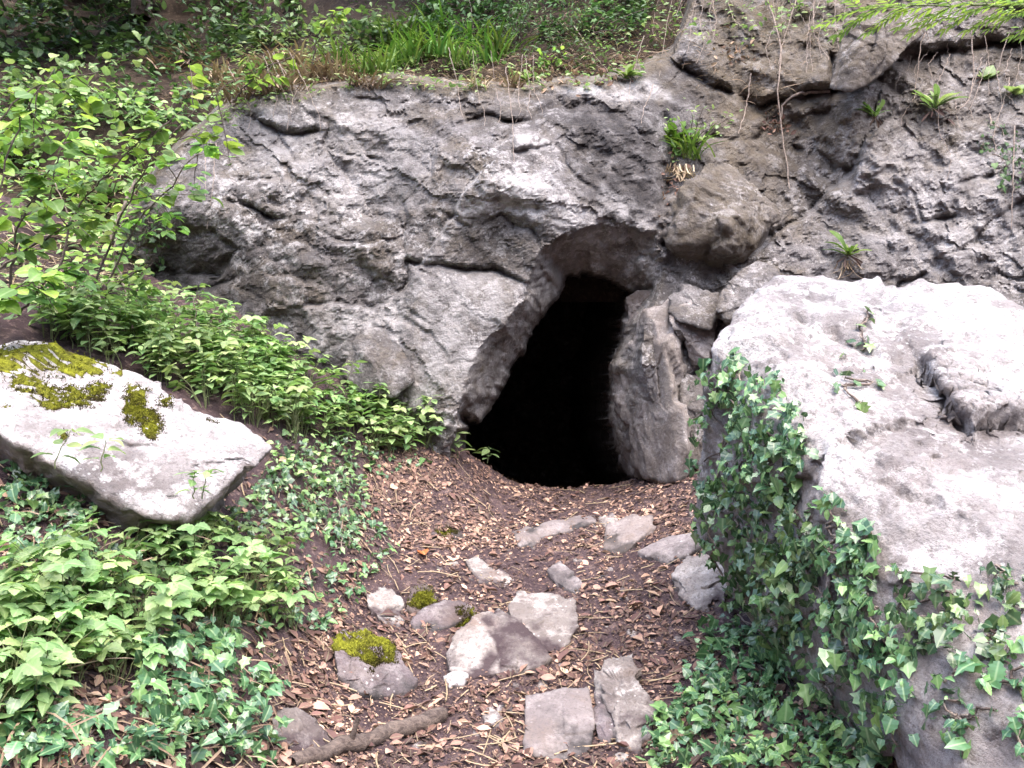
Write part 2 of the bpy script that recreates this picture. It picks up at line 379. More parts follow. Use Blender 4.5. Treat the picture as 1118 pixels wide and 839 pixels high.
CR = [  # polyline (left side of travel raised when step > 0), half width px, depth m, step m, reach px
 ([(236,208),(262,222),(298,236),(332,238)],3.5,.10,.05,16), ([(276,130),(308,146),(342,142)],5,.10,.06,18), ([(366,97),(385,106),(430,110),(482,112)],3,.06,.05,14),
 ([(512,128),(530,122),(560,131),(602,120),(640,112)],4,.12,.07,16), ([(563,166),(580,163),(602,160)],3,.09,.05,10), ([(455,292),(480,256),(500,236),(506,214),(526,190)],3,.02,-.08,30),
 ([(498,240),(515,252),(545,232),(580,250),(590,268)],6,.07,.05,18), ([(448,285),(480,291),(540,291),(562,300),(582,316)],3.5,.10,.06,16), ([(368,258),(400,266),(418,262),(404,276)],4,.10,.05,14),
 ([(445,285),(442,312),(418,334),(372,330)],3,.07,.04,14), ([(372,330),(330,338),(300,330)],3,.06,.03,14), ([(380,398),(394,360),(416,364),(440,382),(446,408),(428,416)],3.5,.08,.05,12),
 ([(486,397),(522,392)],2.5,.06,.03,8), ([(404,172),(432,180)],3,.06,.03,8), ([(400,330),(430,345),(470,360),(490,396)],2,.03,.02,20), ([(345,190),(300,200),(262,196)],2.5,.04,.03,16),
 ([(722,120),(736,160),(728,200),(720,230),(722,262)],6,.20,-.03,14), ([(742,70),(790,98),(830,112),(905,98),(960,72),(1030,50),(1118,45)],6,.20,.12,24),
 ([(842,262),(868,240),(900,216),(930,186),(946,150),(985,118),(1020,98)],4,.10,-.09,24), ([(770,150),(820,150),(850,128),(905,118)],5,.10,.07,18), ([(960,330),(1010,290),(1060,262),(1118,215)],4,.07,.05,22),
 ([(868,160),(900,170),(925,186)],3.5,.08,.05,14), ([(1000,215),(1012,240),(1040,236)],4,.10,.04,12), ([(905,60),(912,90),(905,105)],4,.12,-.08,16), ([(985,60),(950,85),(935,100)],4,.1,.05,14),
 ([(1022,180),(1030,210),(1050,200),(1080,190)],3,.08,.04,12), ([(720,262),(760,270),(800,268),(850,250)],5,.10,.05,14), ([(200,330),(240,310),(280,300),(330,305)],4,.06,-.05,20),
 ([(170,262),(200,250),(235,252),(262,272),(240,300),(190,300)],12,.06,.05,20), ([(300,150),(330,180),(335,215)],2.5,.03,.03,20), ([(360,120),(350,160),(380,200),(390,240)],2.5,.03,-.03,24),
 ([(470,120),(478,160),(466,200),(440,230),(445,285)],2.5,.035,.03,20), ([(610,160),(626,190),(660,215),(700,235)],2.5,.03,.02,24), ([(720,130),(690,118),(650,124)],5,.08,.05,14),
 ([(445,340),(470,352),(520,340),(548,357)],2.5,.03,.025,16), ([(330,260),(360,290),(370,330)],2.5,.04,-.03,16)]
def vtop(u):
    return np.interp(u, [-300,60,150,175,205,240,290,350,420,480,560,640,700,735,770,850,1420], [330,310,225,180,150,122,106,97,84,92,99,88,77,60,-30,-260,-300])
nu, nv = 860, 450
cu = np.linspace(-300, 1420, nu); cv = np.linspace(-260, 640, nv)
U, Vv = np.meshgrid(cu, cv); P2 = np.stack([U.ravel(), Vv.ravel()], 1)
base = CTPS(P2/100)
Q3 = np.stack([P2[:, 0]/135, P2[:, 1]/135, 0*P2[:, 0]], 1)                # metres on the face
warp = np.stack([fbm(Q3, 1.5, 4, seed=21), fbm(Q3, 1.5, 4, seed=22), 0*base], 1)
Qw = Q3+.10*warp
rot = math.radians(24); R2 = np.array([[math.cos(rot), math.sin(rot), 0], [-math.sin(rot), math.cos(rot), 0], [0, 0, 1]])
Qa = (Qw@R2.T)*np.array([.75, 1.5, 1])                                    # bedding dips to the right
PJ = P2+5*np.stack([pfbm(Q3, 4, 3, .55, 91), pfbm(Q3, 4, 3, .55, 92)], 1); sdm = sdf(PJ, MOUTH); sdr = sdf(PJ, REVEAL)
rough = .8+.35*sstep(720, 860, P2[:, 0])
fine_w = np.stack([fbm(Q3, 9, 3, .6, seed=23), fbm(Q3, 9, 3, .6, seed=24), 0*base], 1)*.035
Qa = Qa+fine_w; Qw = Qw+fine_w
brk = .35+.9*sstep(-.25, .5, fbm(Q3, .9, 3, seed=35))                     # some stretches are smooth, some broken
right = sstep(720, 860, P2[:, 0])
H = rough*(.15*pfbm(Qa, .9, 2, .5, 1)+.030*facets(Qa, 1.3, 1, .8, .9)*1.3+(.2+.75*brk)*(.085*pfbm(Qa, 2.4, 2, .5, 2)+.022*facets(Qa, 2.9, 2, .8, .9)*2.9)+(.45+.6*brk)*(.034*pfbm(Qw*[1, 1.5, 1], 6, 3, .52, 3)+.010*facets(Qw, 8, 3, .8, 1.)*8+.004*facets(Qw, 19, 7, .8, 1.)*19))
H += .03*fbm(Q3, 1.1, 3, seed=31)+.004*fbm(Q3, 14, 4, .6, seed=32)
saw = (Qa[:, 1]*3.2+.5*fbm(Q3, 1.5, 3, seed=43)); saw = saw-np.floor(saw); H += .018*rough*(saw-.5)*sstep(0, .12, saw)*sstep(-.1, .4, fbm(Q3, .8, 2, seed=44))
flat_ = sstep(8, -14, sdf(P2, [(452,298),(540,296),(575,312),(548,357),(520,384),(508,440),(452,446),(436,392)])); H = H*(1-.6*flat_)
H += right*.05*pfbm(Qw, 3.6, 3, .5, 45)
wig = P2+6*np.stack([fbm(Q3, 3.5, 3, seed=51), fbm(Q3, 3.5, 3, seed=52)], 1)
inrev = sstep(4, -10, sdr)
H = H*(1-.45*inrev)+cracks(wig, CR)*(1-.9*inrev)*np.clip(.5+.9*fbm(Q3, 3, 3, seed=46), .12, 1.05)
H += .05*np.exp(-((P2[:, 0]-600)/70)**2-((P2[:, 1]-215)/35)**2)
# the flared wall of the mouth, then the passage itself
inside = sdr < 0
t = np.where(inside, np.clip(-sdr/(np.abs(sdr)+np.maximum(sdm, 0)+1e-6), 0, 1), 0)
rev_d = .60*t**.9
rev_d = rev_d*(1+.25*fbm(Q3*[1, .5, 1], 3, 4, seed=61))
wigm = sdm+1.6*fbm(Q3, 8, 3, seed=62)
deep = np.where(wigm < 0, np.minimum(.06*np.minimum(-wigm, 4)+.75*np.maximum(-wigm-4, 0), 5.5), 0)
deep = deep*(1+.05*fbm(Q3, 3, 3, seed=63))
vt = vtop(P2[:, 0])+7*fbm(Q3, 2.2, 4, seed=71)
top = np.maximum(vt-P2[:, 1], 0)
Yc = base-H+rev_d+deep+.055*np.minimum(top, 60)
Yc += .10*sstep(14, 0, np.abs(P2[:, 1]-vt-3))*0
Vc = W(P2[:, 0], P2[:, 1], Yc)
Vc[:, 0] += -.10*np.maximum(deep-1., 0)                                   # the passage bends to the left
# rock varnish and soil stains; hollows darkened, ledge shadow and cave shade painted in
def blob(poly, soft): return sstep(soft, -soft, sdf(wig, poly))
stain = np.maximum.reduce([.95*blob([(612,118),(650,112),(705,125),(722,160),(718,225),(690,240),(640,215),(622,170)], 16), .6*blob([(500,245),(540,234),(580,255),(585,300),(500,290)], 12),
  .6*blob([(725,60),(905,105),(880,180),(845,235),(740,190),(722,130)], 26), .5*blob([(510,118),(600,116),(600,135),(520,138)], 8), .55*blob([(165,250),(240,250),(300,300),(290,345),(180,335)], 22), .35*blob([(300,330),(420,330),(430,420),(330,410)], 20), .45*blob([(430,110),(470,115),(455,200),(430,280),(400,260),(420,180)], 16), .4*blob([(300,235),(370,258),(360,320),(280,310)], 18), .45*blob([(250,130),(350,140),(340,165),(260,160)], 12)])
warm = np.clip((.75-.45*sstep(860, 930, P2[:, 0]+.5*(P2[:, 1]-150)))*sstep(735, 800, P2[:, 0])*sstep(300, 120, P2[:, 1]+.25*(P2[:, 0]-800)*(P2[:, 0] > 800))+.8*sstep(16, 0, top*0+np.abs(P2[:, 1]-vt))*(P2[:, 0] < 760), 0, 1)
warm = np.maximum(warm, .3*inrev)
stain = np.maximum(stain, np.clip(deep/.8, 0, 1)*.5)  # cave shade painted into the rock colour, darker with depth
pale = np.maximum.reduce([.9*blob([(520,190),(560,180),(610,195),(640,235),(610,250),(585,246),(545,226),(512,240),(470,282),(458,286),(500,232)], 9), .8*blob([(562,142),(602,148),(600,163),(566,166)], 6),
  .8*blob([(600,95),(650,84),(720,92),(735,108),(690,112),(650,108)], 7), .5*blob([(452,300),(560,300),(548,357),(510,440),(450,440)], 14), .55*blob([(330,340),(410,335),(440,320),(445,400),(380,400),(340,380)], 10),
  .6*blob([(655,200),(700,228),(718,248),(650,246)], 7), .45*blob([(940,150),(1118,120),(1118,290),(1000,290),(900,230)], 30), .4*blob([(280,110),(420,112),(500,190),(380,250),(260,180)], 30), .5*blob([(770,225),(800,228),(805,250),(775,252)], 8),
  .45*inrev*(deep < .05)])
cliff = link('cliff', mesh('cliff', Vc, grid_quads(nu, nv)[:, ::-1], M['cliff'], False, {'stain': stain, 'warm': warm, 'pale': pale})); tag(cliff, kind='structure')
CB = BVHTree.FromPolygons([tuple(v) for v in Vc[::1]], [tuple(f) for f in grid_quads(nu, nv)])

# ================================================================ the wooded slope above the cliff
HT = [(-300,330,6.4),(0,310,6.3),(150,300,6.9),(0,200,7.1),(150,180,7.35),(100,120,7.9),(0,110,7.9),(240,120,7.5),(350,95,7.35),(450,85,7.4),(560,92,7.4),(650,80,7.4),(700,70,7.5),
 (0,75,8.6),(120,70,8.8),(230,70,8.6),(100,40,9.9),(230,35,9.9),(0,40,9.6),(100,0,10.6),(0,0,10.4),(230,0,10.2),(100,-60,10.0),(350,50,8.2),(350,0,8.9),(450,40,8.1),(450,0,8.8),(560,50,7.9),(560,0,8.6),
 (660,40,7.8),(700,0,8.4),(800,40,8.2),(850,0,8.9),(1100,-50,8.6),(1300,-100,8.6),(900,150,8.2),(1300,150,8.0),(450,-200,11.5),(0,-250,12.5),(900,-250,10.5),(1400,-300,10.5),(-300,0,10.5),(-300,-300,13),(600,200,7.9),(400,200,7.8)]
_h2 = np.array(HT, float); HTPS = TPS(_h2[:, :2]/100, _h2[:, 2], 3e-3)
hu = np.linspace(-700, 1800, 420); hv = np.linspace(-420, 330, 190)
U, Vv = np.meshgrid(hu, hv); Ph = np.stack([U.ravel(), Vv.ravel()], 1)
Yh = HTPS(np.stack([np.clip(Ph[:, 0], -300, 1400), np.clip(Ph[:, 1], -300, 330)], 1)/100)+np.maximum(-300-Ph[:, 1], 0)*.02
Q3h = np.stack([Ph[:, 0]/110, Ph[:, 1]/110, 0*Yh], 1)
Yh -= .16*fbm(Q3h, 1.2, 4, seed=81)+.05*fbm(Q3h, 5, 4, seed=82)+.06*facets(Q3h, 2.5, 9, .8, 1.)
Vh = W(Ph[:, 0], Ph[:, 1], Yh)
hill = link('hillside', mesh('hillside', Vh, grid_quads(420, 190)[:, ::-1], M['bank'], True)); tag(hill, kind='structure')
HB = BVHTree.FromPolygons([tuple(v) for v in Vh], [tuple(f) for f in grid_quads(420, 190)])
_gv = [tuple(v) for v in Vg]; GB = BVHTree.FromPolygons(_gv, [tuple(f) for f in grid_quads(len(gx), len(gy))])
EYE = Vector((0, 0, ZC))
def cast(px, py, trees):
    """nearest surface along the sight line: point and normal (towards the eye)"""
    d = Vector(W(px, py, 1.)) - EYE; d.normalize(); best = None
    for b in trees:
        r = b.ray_cast(EYE, d)
        if r[0] is not None and (best is None or r[3] < best[2]): best = (r[0], r[1], r[3])
    if best is None: return None
    n = best[1] if best[1].dot(d) < 0 else -best[1]
    return np.array(best[0]), np.array(n)

# ================================================================ camera, light, world
sc = bpy.context.scene
cam = bpy.data.objects.new('camera', bpy.data.cameras.new('camera')); C.objects.link(cam); sc.camera = cam
cam.location = (0, 0, ZC); cam.rotation_euler = (math.pi/2, 0, 0)
cam.data.sensor_width = 36; cam.data.lens = F/1118*36; cam.data.clip_end = 500; cam.data.clip_start = .05
EL, AZ = math.radians(64), math.radians(158)           # the bright part of the sky: high, behind the camera
w = bpy.data.worlds.new('World'); sc.world = w; w.use_nodes = True
nt = w.node_tree; bg = nt.nodes['Background']; sky = nt.nodes.new('ShaderNodeTexSky'); sky.sky_type = 'NISHITA'; sky.sun_disc = False
sky.sun_elevation = EL; sky.sun_rotation = AZ; sky.air_density = 1.; sky.dust_density = 3.; sky.ozone_density = .6
nt.links.new(sky.outputs[0], bg.inputs[0]); bg.inputs[1].default_value = .15
sun = bpy.data.objects.new('sun', bpy.data.lights.new('sun', 'SUN')); C.objects.link(sun)
sun.data.energy = .75; sun.data.angle = math.radians(70); sun.data.color = (1, .91, .83)
sd = Vector((math.sin(AZ)*math.cos(EL), math.cos(AZ)*math.cos(EL), math.sin(EL)))
sun.rotation_euler = sd.to_track_quat('Z', 'Y').to_euler()
sc.view_settings.view_transform = 'Standard'; sc.view_settings.look = 'None'; sc.view_settings.exposure = 2.62; sc.view_settings.gamma = 1
# ================================================================ loose rocks
def ico(sub):
    bm = bmesh.new(); bmesh.ops.create_icosphere(bm, subdivisions=sub, radius=1)
    V = np.array([v.co[:] for v in bm.verts]); Fq = np.array([[v.index for v in f.verts] for f in bm.faces]); bm.free()
    return V/np.linalg.norm(V, axis=1)[:, None], Fq
ICO = {k: ico(k) for k in (3, 4, 5, 6, 7)}
def rock(pts, sub=5, p=26, rel=.012, seed=0, facet=(3., .02), fine=.004):
    """a rock whose planes are the faces of the hull of pts, edges rounded, surface broken up"""
    pts = np.asarray(pts, float); bm = bmesh.new()
    for q in pts: bm.verts.new(q)
    bmesh.ops.convex_hull(bm, input=bm.verts); bm.normal_update()
    c = pts.mean(0); s = np.maximum(pts.max(0)-pts.min(0), .02)/2; N = []; D = []
    for f in bm.faces:
        n = np.array(f.normal[:]); q = np.array(f.verts[0].co[:])
        if np.linalg.norm(n) < .5: continue
        if n@(q-c) < 0: n = -n
        n2 = n*s; D.append((n@(q-c))/np.linalg.norm(n2)); N.append(n2/np.linalg.norm(n2))
    bm.free(); N = np.array(N); D = np.maximum(np.array(D), .02)
    d, Fq = ICO[sub]
    a = np.maximum(d@N.T, 0)/D
    m = a.max(1); r = 1/(m*((a/m[:, None])**p).sum(1)**(1/p))
    V = d*r[:, None]*s+c
    nr = d/s; nr /= np.linalg.norm(nr, axis=1)[:, None]
    fs, fa = facet
    h = fa*facets(V, fs, seed, .6, 1.1)*fs+rel*1.6*pfbm(V, 2.6, 3, .5, seed=seed+3)+fine*1.3*pfbm(V, 16, 3, .5, seed=seed+6)+fine*.6*fbm(V, 30, 3, .6, seed=seed+5)+fa*.35*facets(V, fs*3.2, seed+1, .5, 1.)*fs*3.2
    V = V+nr*h[:, None]; fn = np.cross(V[Fq[:, 1]]-V[Fq[:, 0]], V[Fq[:, 2]]-V[Fq[:, 0]]); vn = np.zeros_like(V)
    for k in range(3): np.add.at(vn, Fq[:, k], fn)
    vn /= np.linalg.norm(vn, axis=1)[:, None]+1e-12
    return V, Fq, np.where(((vn*nr).sum(1) < 0)[:, None], -vn, vn)
def on_px(lst): return [W(*q) for q in lst]

# --- the big pale boulder on the right
RBH = [(772,378,3.75),(800,345,3.95),(830,312,4.1),(872,298,4.2),(915,306,4.15),(1000,300,4.1),(1060,312,4.05),(1130,345,3.9),(1300,430,3.6),(1380,520,3.2),
       (852,402,3.3),(882,470,3.02),(905,520,2.85),(945,562,2.68),(1000,612,2.5),(1070,622,2.42),(1150,620,2.36),(1300,650,2.3),
       (762,560,4.05),(790,640,4.0),(850,735,3.95),(955,820,2.85),(1060,900,2.14),(1250,930,1.85),(800,480,4.6),(900,620,4.9),(1200,560,4.8),(1350,620,3.8)]
RBV, RBF, RBN = rock(on_px(RBH), 7, 90, .020, 11, (2.0, .042), .009)
u, v = UV(RBV); PB = np.stack([u, v], 1)
wb = PB+5*np.stack([fbm(RBV, 4, 3, seed=1), fbm(RBV, 4, 3, seed=2)], 1)
hb = cracks(PB+1.2*np.stack([fbm(RBV, 5, 2, seed=1), fbm(RBV, 5, 2, seed=2)], 1), [([(1006,394),(1022,420),(1040,446),(1060,462),(1090,455),(1130,458)],4,.05,.042,34),([(985,300),(965,330),(935,315)],12,.04,0,10),([(880,330),(900,318),(915,325)],8,.02,0,8),
     ([(872,345),(905,360),(960,385)],4,.02,.015,18),([(930,470),(960,520),(1000,545)],4,.015,.012,18)])
notch_shade = sstep(4, -4, sdf(wb, [(1008,394),(1030,420),(1062,452),(1140,456),(1140,474),(1085,476),(1056,478),(1036,458),(1020,430)]))
hb -= .0*notch_shade
slab = sstep(3, -3, sdf(wb, [(1008,390),(1062,449),(1200,452),(1200,330),(1100,330),(1040,350)])); hb += .012*slab
face_up = RBN[:, 2]*.7-RBN[:, 1]*.2
pit = np.clip(fbm(RBV, 26, 4, .6, seed=77)-.35, 0, 1)
RBV = RBV+RBN*(hb-.02*pit)[:, None]
wst = np.clip(1.2*sstep(0, 24, sdf(wb, [(765,375),(858,408),(885,475),(908,525),(948,567),(1000,617),(1075,628),(1200,625),(1500,700),(1500,100),(700,100)])), 0, 1)*.4
bst = np.maximum.reduce([.75*notch_shade, .8*sstep(5, -5, sdf(wb, [(882,318),(902,313),(912,320),(900,330),(884,326)]))])  # shadow under the slab painted into the notch colour
o = thing('boulder', 'huge pale limestone boulder with ivy over its shaded side, right of the path', 'boulder', tuple(W(960,600,3.2)))
def part(name, V, Fq, mat, parent, smooth=True, attrs=None, label=None):
    L = np.array(parent.location); ob = link(name, mesh(name, np.asarray(V)-L, Fq, mat, smooth, attrs), parent)
    if label: ob['label'] = label
    return ob
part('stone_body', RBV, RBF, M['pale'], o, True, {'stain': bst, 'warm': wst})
RBT = BVHTree.FromPolygons([tuple(q) for q in RBV], [tuple(f) for f in RBF])

def moss(parent, V, Fq, N, poly_list, thick, seed, tufts=2500, up=.15):
    """cushion of moss on part of a rock: a raised skin and its tufts"""
    u, v = UV(V); P = np.stack([u, v], 1)+7*np.stack([fbm(V, 9, 3, seed=seed), fbm(V, 9, 3, seed=seed+1)], 1)
    # only the side towards the open air
    vis = ((np.array([0, 0, ZC])-V)*N).sum(1) > 0
    m = np.max([sstep(5, -7, sdf(P, q)) for q in poly_list], 0)*vis*sstep(up-.2, up, N[:, 2])
    m = m*(1-.9*sstep(.05, .5, fbm(V, 13, 5, .6, seed=seed+4)))*sstep(-.6, .1, fbm(V, 30, 4, .6, seed=seed+8)+m-.3)
    keep = (m[Fq] > .06).all(1); fq = Fq[keep]; ids = np.unique(fq); mp = np.full(len(V), -1); mp[ids] = np.arange(len(ids))
    hgt = thick*np.sqrt(m[ids])*(.55+.5*fbm(V[ids], 16, 4, .6, seed=seed+2)+.3*fbm(V[ids], 60, 2, seed=seed+3))
    MV = V[ids]+N[ids]*(hgt-.004)[:, None]
    MF = mp[fq]
    quads = np.c_[MF, MF[:, 2]]                                   # tufts are triangles too, keep one list
    tv = []; tf = []; n0 = len(MV)
    if len(ids):
        ch = RNG.choice(len(ids), tufts)
        c = MV[ch]+RNG.normal(size=(tufts, 3))*.006; nn = N[ids][ch]+RNG.normal(size=(tufts, 3))*.55; nn /= np.linalg.norm(nn, axis=1)[:, None]
        side = np.cross(nn, RNG.normal(size=(tufts, 3))); side /= np.linalg.norm(side, axis=1)[:, None]
        hh = RNG.uniform(.006, .014, tufts)[:, None]; wv = side*RNG.uniform(.002, .004, tufts)[:, None]
        tv = np.stack([c-wv, c+wv, c+nn*hh], 1).reshape(-1, 3); tf = n0+np.arange(3*tufts).reshape(-1, 3)
        MV = np.r_[MV, tv]; MF = np.r_[MF, tf]
    th = m[ids]; th = np.r_[th, np.repeat(th[ch], 3)] if len(ids) else th
    return part('moss', MV, MF, M['moss'], parent, True, {'thick': th})

# --- the mossy boulder on the left
LBH = [(-60,400,3.9),(0,386,3.95),(30,374,4.0),(60,374,4.0),(110,392,3.95),(152,412,3.9),(192,430,3.85),(232,448,3.8),(266,463,3.75),(294,486,3.65),(284,505,3.5),(262,527,3.4),(232,552,3.3),(202,572,3.2),
       (150,560,3.1),(108,540,3.1),(55,505,3.1),(0,472,3.1),(-70,430,3.15),(-90,470,3.6),(0,500,3.5),(70,545,3.45),(140,590,3.4),(200,590,3.5),(270,520,3.9),(150,520,4.2),(0,470,4.3)]
LBH = [(x, y, 1.11*Y_) for x, y, Y_ in LBH]
LV, LF, LN = rock(on_px(LBH), 6, 90, .016, 23, (2.8, .028), .008)
pit = np.clip(fbm(LV, 24, 4, .6, seed=78)-.35, 0, 1); LV = LV-LN*(.018*pit)[:, None]
o = thing('boulder', 'pale wedge shaped boulder with a moss cap, lying among the herbs on the left bank', 'boulder', tuple(W(140,490,3.6)))
u, v = UV(LV)
part('stone_body', LV, LF, M['pale'], o, True, {'stain': .5*sstep(.1, -.3, LN[:, 2]), 'warm': .8*sstep(.1, -.25, LN[:, 2])})  # darker and browner where the surface faces down
moss(o, LV, LF, LN, [[(-40,378),(0,380),(60,368),(115,392),(155,415),(120,412),(60,410),(0,408),(-40,415)], [(0,412),(45,410),(60,424),(100,420),(120,412),(112,438),(85,448),(45,445),(20,432)],
     [(138,415),(160,425),(165,450),(180,465),(172,480),(150,470),(136,450)], [(225,440),(240,452),(235,460),(225,452)], [(0,440),(14,442),(10,458),(0,456)], [(176,432),(188,434),(184,446),(176,442)], [(60,468),(78,470),(70,482)]], .014, 5, 14000, -.3)
LBT = BVHTree.FromPolygons([tuple(q) for q in LV], [tuple(f) for f in LF])

# --- rocks of the cave's right jamb and the block wedged above
def face_rock(name, label, cat, hull, mat, sub=6, p=80, seed=0, stain=None, warm=None, facet=(3., .03)):
    V, Fq, N = rock(on_px(hull), sub, p, .016, seed, facet, .005)
    o = thing(name, label, cat, tuple(np.mean(V, 0)))
    u, v = UV(V); P = np.stack([u, v], 1)+5*np.stack([fbm(V, 5, 3, seed=1), fbm(V, 5, 3, seed=2)], 1)
    at = {'stain': np.zeros(len(V)) if stain is None else np.max(np.stack([k*sstep(8, -8, sdf(P, q)) for k, q in stain]), 0), 'warm': np.full(len(V), warm or 0.)}
    part('stone_body', V, Fq, mat, o, True, at); return o, V, Fq, N
face_rock('rock_block', 'brown angular block wedged in the cliff above right of the cave mouth', 'rock', [(722,240,6.4),(726,264,6.3),(748,268,6.2),(806,278,6.25),(820,262,6.3),(844,238,6.5),(836,220,6.5),(806,184,6.6),(788,177,6.6),(766,186,6.5),(745,210,6.35),
   (752,222,6.18),(796,246,6.12),(740,300,6.7),(820,296,6.7),(724,240,7.1),(840,240,7.1),(780,180,7.1)], M['cliff'], 6, 90, 31, [(.55, [(745,200),(790,185),(800,215),(760,225)])], .6, (3., .055))
face_rock('rock_jamb', 'tall pale angular rock forming the right jamb of the cave mouth', 'rock', [(702,338,6.32),(728,330,6.25),(724,380,6.06),(738,430,5.98),(746,498,5.95),(712,350,6.2),(672,402,6.75),(671,440,6.8),(678,490,6.75),(704,520,6.35),(736,524,6.0),
   (690,350,7.0),(760,340,6.7),(770,520,6.5),(680,520,7.2),(672,400,7.3)], M['pillar'], 6, 200, 32, [(.5, [(668,470),(690,440),(706,500),(712,525),(680,525)])], .15, (3., .05))
face_rock('rock_block', 'bright topped square block on the outer side of the cave jamb, beside the boulder', 'rock', [(730,328,6.3),(768,332,6.2),(780,360,6.15),(774,396,6.1),(745,372,6.08),(733,350,6.1),(755,400,6.2),(740,340,6.8),(780,380,6.7)], M['pillar'], 6, 200, 38, None, .1, (4., .04))
face_rock('rock_slab', 'narrow upright slab low on the outer side of the cave jamb, touching the boulder', 'rock', [(750,408,6.2),(776,402,6.25),(788,520,6.1),(752,512,6.02),(749,450,6.06),(765,430,6.1),(760,420,6.8),(790,500,6.7)], M['cliff'], 5, 200, 39, None, .2, (4., .04))
face_rock('rock_block', 'small square rock corner jutting into the upper right of the cave mouth', 'rock', [(684,326,6.75),(696,316,6.7),(716,316,6.6),(722,335,6.6),(708,352,6.6),(686,356,6.7),(690,330,7.1),(720,340,7.1)], M['pillar'], 5, 90, 33, None, .4)
face_rock('rock_slab', 'bluish grey rock slab between the cave pillar and the huge boulder', 'rock', [(782,322,6.0),(800,298,6.15),(826,285,6.2),(846,290,6.2),(850,318,6.1),(822,340,5.9),(795,352,5.9),(780,345,5.95),(800,380,6.1),(850,360,6.2),(800,320,6.7),(850,300,6.7)], M['cliff'], 6, 90, 34)
face_rock('rock_slab', 'low grey rock ledge directly beneath the wedged brown block', 'rock', [(728,322,6.2),(745,312,6.25),(785,318,6.15),(790,340,6.05),(776,362,6.0),(744,352,6.05),(726,340,6.15),(740,330,6.6),(790,340,6.6)], M['cliff'], 5, 90, 35)
face_rock('rock_block', 'cracked grey rock lump at the cliff foot above the herbs, left of the cave', 'rock', [(372,405,6.3),(382,372,6.32),(398,354,6.36),(418,360,6.3),(442,384,6.25),(452,414,6.18),(430,436,6.1),(390,436,6.15),(398,385,6.17),(420,402,6.12),(390,360,6.9),(450,410,6.9)], M['cliff'], 5, 90, 36)
face_rock('rock_block', 'angular mossy rock block below the leafy branch in the upper right corner', 'rock', [(905,98,6.5),(912,60,6.55),(930,20,6.7),(990,10,6.75),(1012,35,6.6),(985,62,6.45),(950,92,6.4),(925,106,6.4),(940,50,6.35),(920,60,7.2),(1010,30,7.2)], M['cliff'], 6, 90, 37, None, .5)

# --- stones set in the path
def stone(name, label, cat, outline, h, mat, sub=5, p=70, seed=0, stain=None, warm=0., group=None, facet=(7., .012), sink=.10, mossy=None, rel=.008):
    q = np.array(outline, float); vmin, vmax = q[:, 1].min(), q[:, 1].max()
    wv = (vmax-q[:, 1])/(vmax-vmin+1e-6)
    h = h*.55; T = ghit(q[:, 0], q[:, 1], h*np.clip(.15+1.2*wv, 0, 1)); Bm = T.copy(); Bm[:, 2] -= h+sink; Bm = Bm+(Bm.mean(0)-Bm)*.12
    V, Fq, N = rock(np.r_[T, Bm], sub, p, rel, seed, facet, .003)
    loc = T.mean(0); loc[2] = gz(loc[0], loc[1])
    o = thing(name, label, cat, tuple(loc), group)
    u, v = UV(V); P = np.stack([u, v], 1)+3*np.stack([fbm(V, 12, 3, seed=1), fbm(V, 12, 3, seed=2)], 1)
    st = np.zeros(len(V)) if stain is None else np.max([k*sstep(3, -3, sdf(P, s)) for k, s in stain], 0)
    mud = 1.2*sstep(min(.075, h*.8), .0, V[:, 2]-gz(V[:, 0], V[:, 1])+.05*fbm(V, 7, 3, seed=9))
    part('stone_body', V, Fq, mat, o, True, {'stain': np.maximum(st, mud*.9), 'warm': np.full(len(V), warm)})
    if mossy: moss(o, V, Fq, N, mossy, .014, seed, 2200, -.2)
    return o
stone('step_stone', 'flat squared purplish grey step stone at the foot of the path', 'stone', [(574,760),(610,752),(644,747),(649,785),(646,815),(636,826),(604,831),(570,822)], .13, M['step'], 6, 60, 41, rel=.004, facet=(4., .006))
stone('path_stone', 'pale pitted stone half buried in the middle of the path', 'stone', [(552,660),(566,646),(600,644),(628,656),(633,684),(618,704),(602,714),(585,700),(560,680)], .12, M['path'], 6, 70, 42)
stone('path_stone', 'big two toned stone with a dark muddy side, just below the pale pitted stone', 'stone', [(484,712),(498,688),(520,672),(548,667),(572,680),(590,700),(602,716),(588,728),(556,732),(528,734),(508,740),(488,728)], .16, M['path'], 6, 70, 43, [(1., [(522,674),(545,664),(575,680),(605,712),(590,735),(545,738),(542,710),(535,695)])])
stone('path_stone', 'small whitish oblong stone lying above the mossy rock', 'stone', [(400,648),(414,642),(426,642),(436,655),(442,672),(440,684),(424,686),(414,672),(404,662)], .07, M['path'], 5, 70, 44)
stone('mossy_rock', 'dark rock with a bright green moss top on the left edge of the path', 'rock', [(360,700),(372,686),(398,684),(428,704),(434,722),(458,742),(448,756),(420,762),(385,756),(366,735)], .17, M['dkstone'], 6, 70, 45, None, 0, mossy=[[(356,695),(372,683),(400,682),(430,704),(432,722),(405,728),(375,720),(360,712)]])
stone('pebble', 'white pebble under the left end of the two toned stone', 'stone', [(482,736),(496,730),(510,738),(506,752),(492,753)], .05, M['pale'], 4, 70, 46)
stone('pebble', 'flat grey pebble to the left of the squared step stone', 'stone', [(539,770),(550,763),(562,765),(563,780),(550,790),(541,784)], .04, M['step'], 4, 70, 47)
stone('pebble', 'pale grey pebble touching the flat grey pebble beside the step stone', 'stone', [(527,782),(538,772),(546,786),(549,796),(534,797)], .04, M['path'], 4, 70, 48)
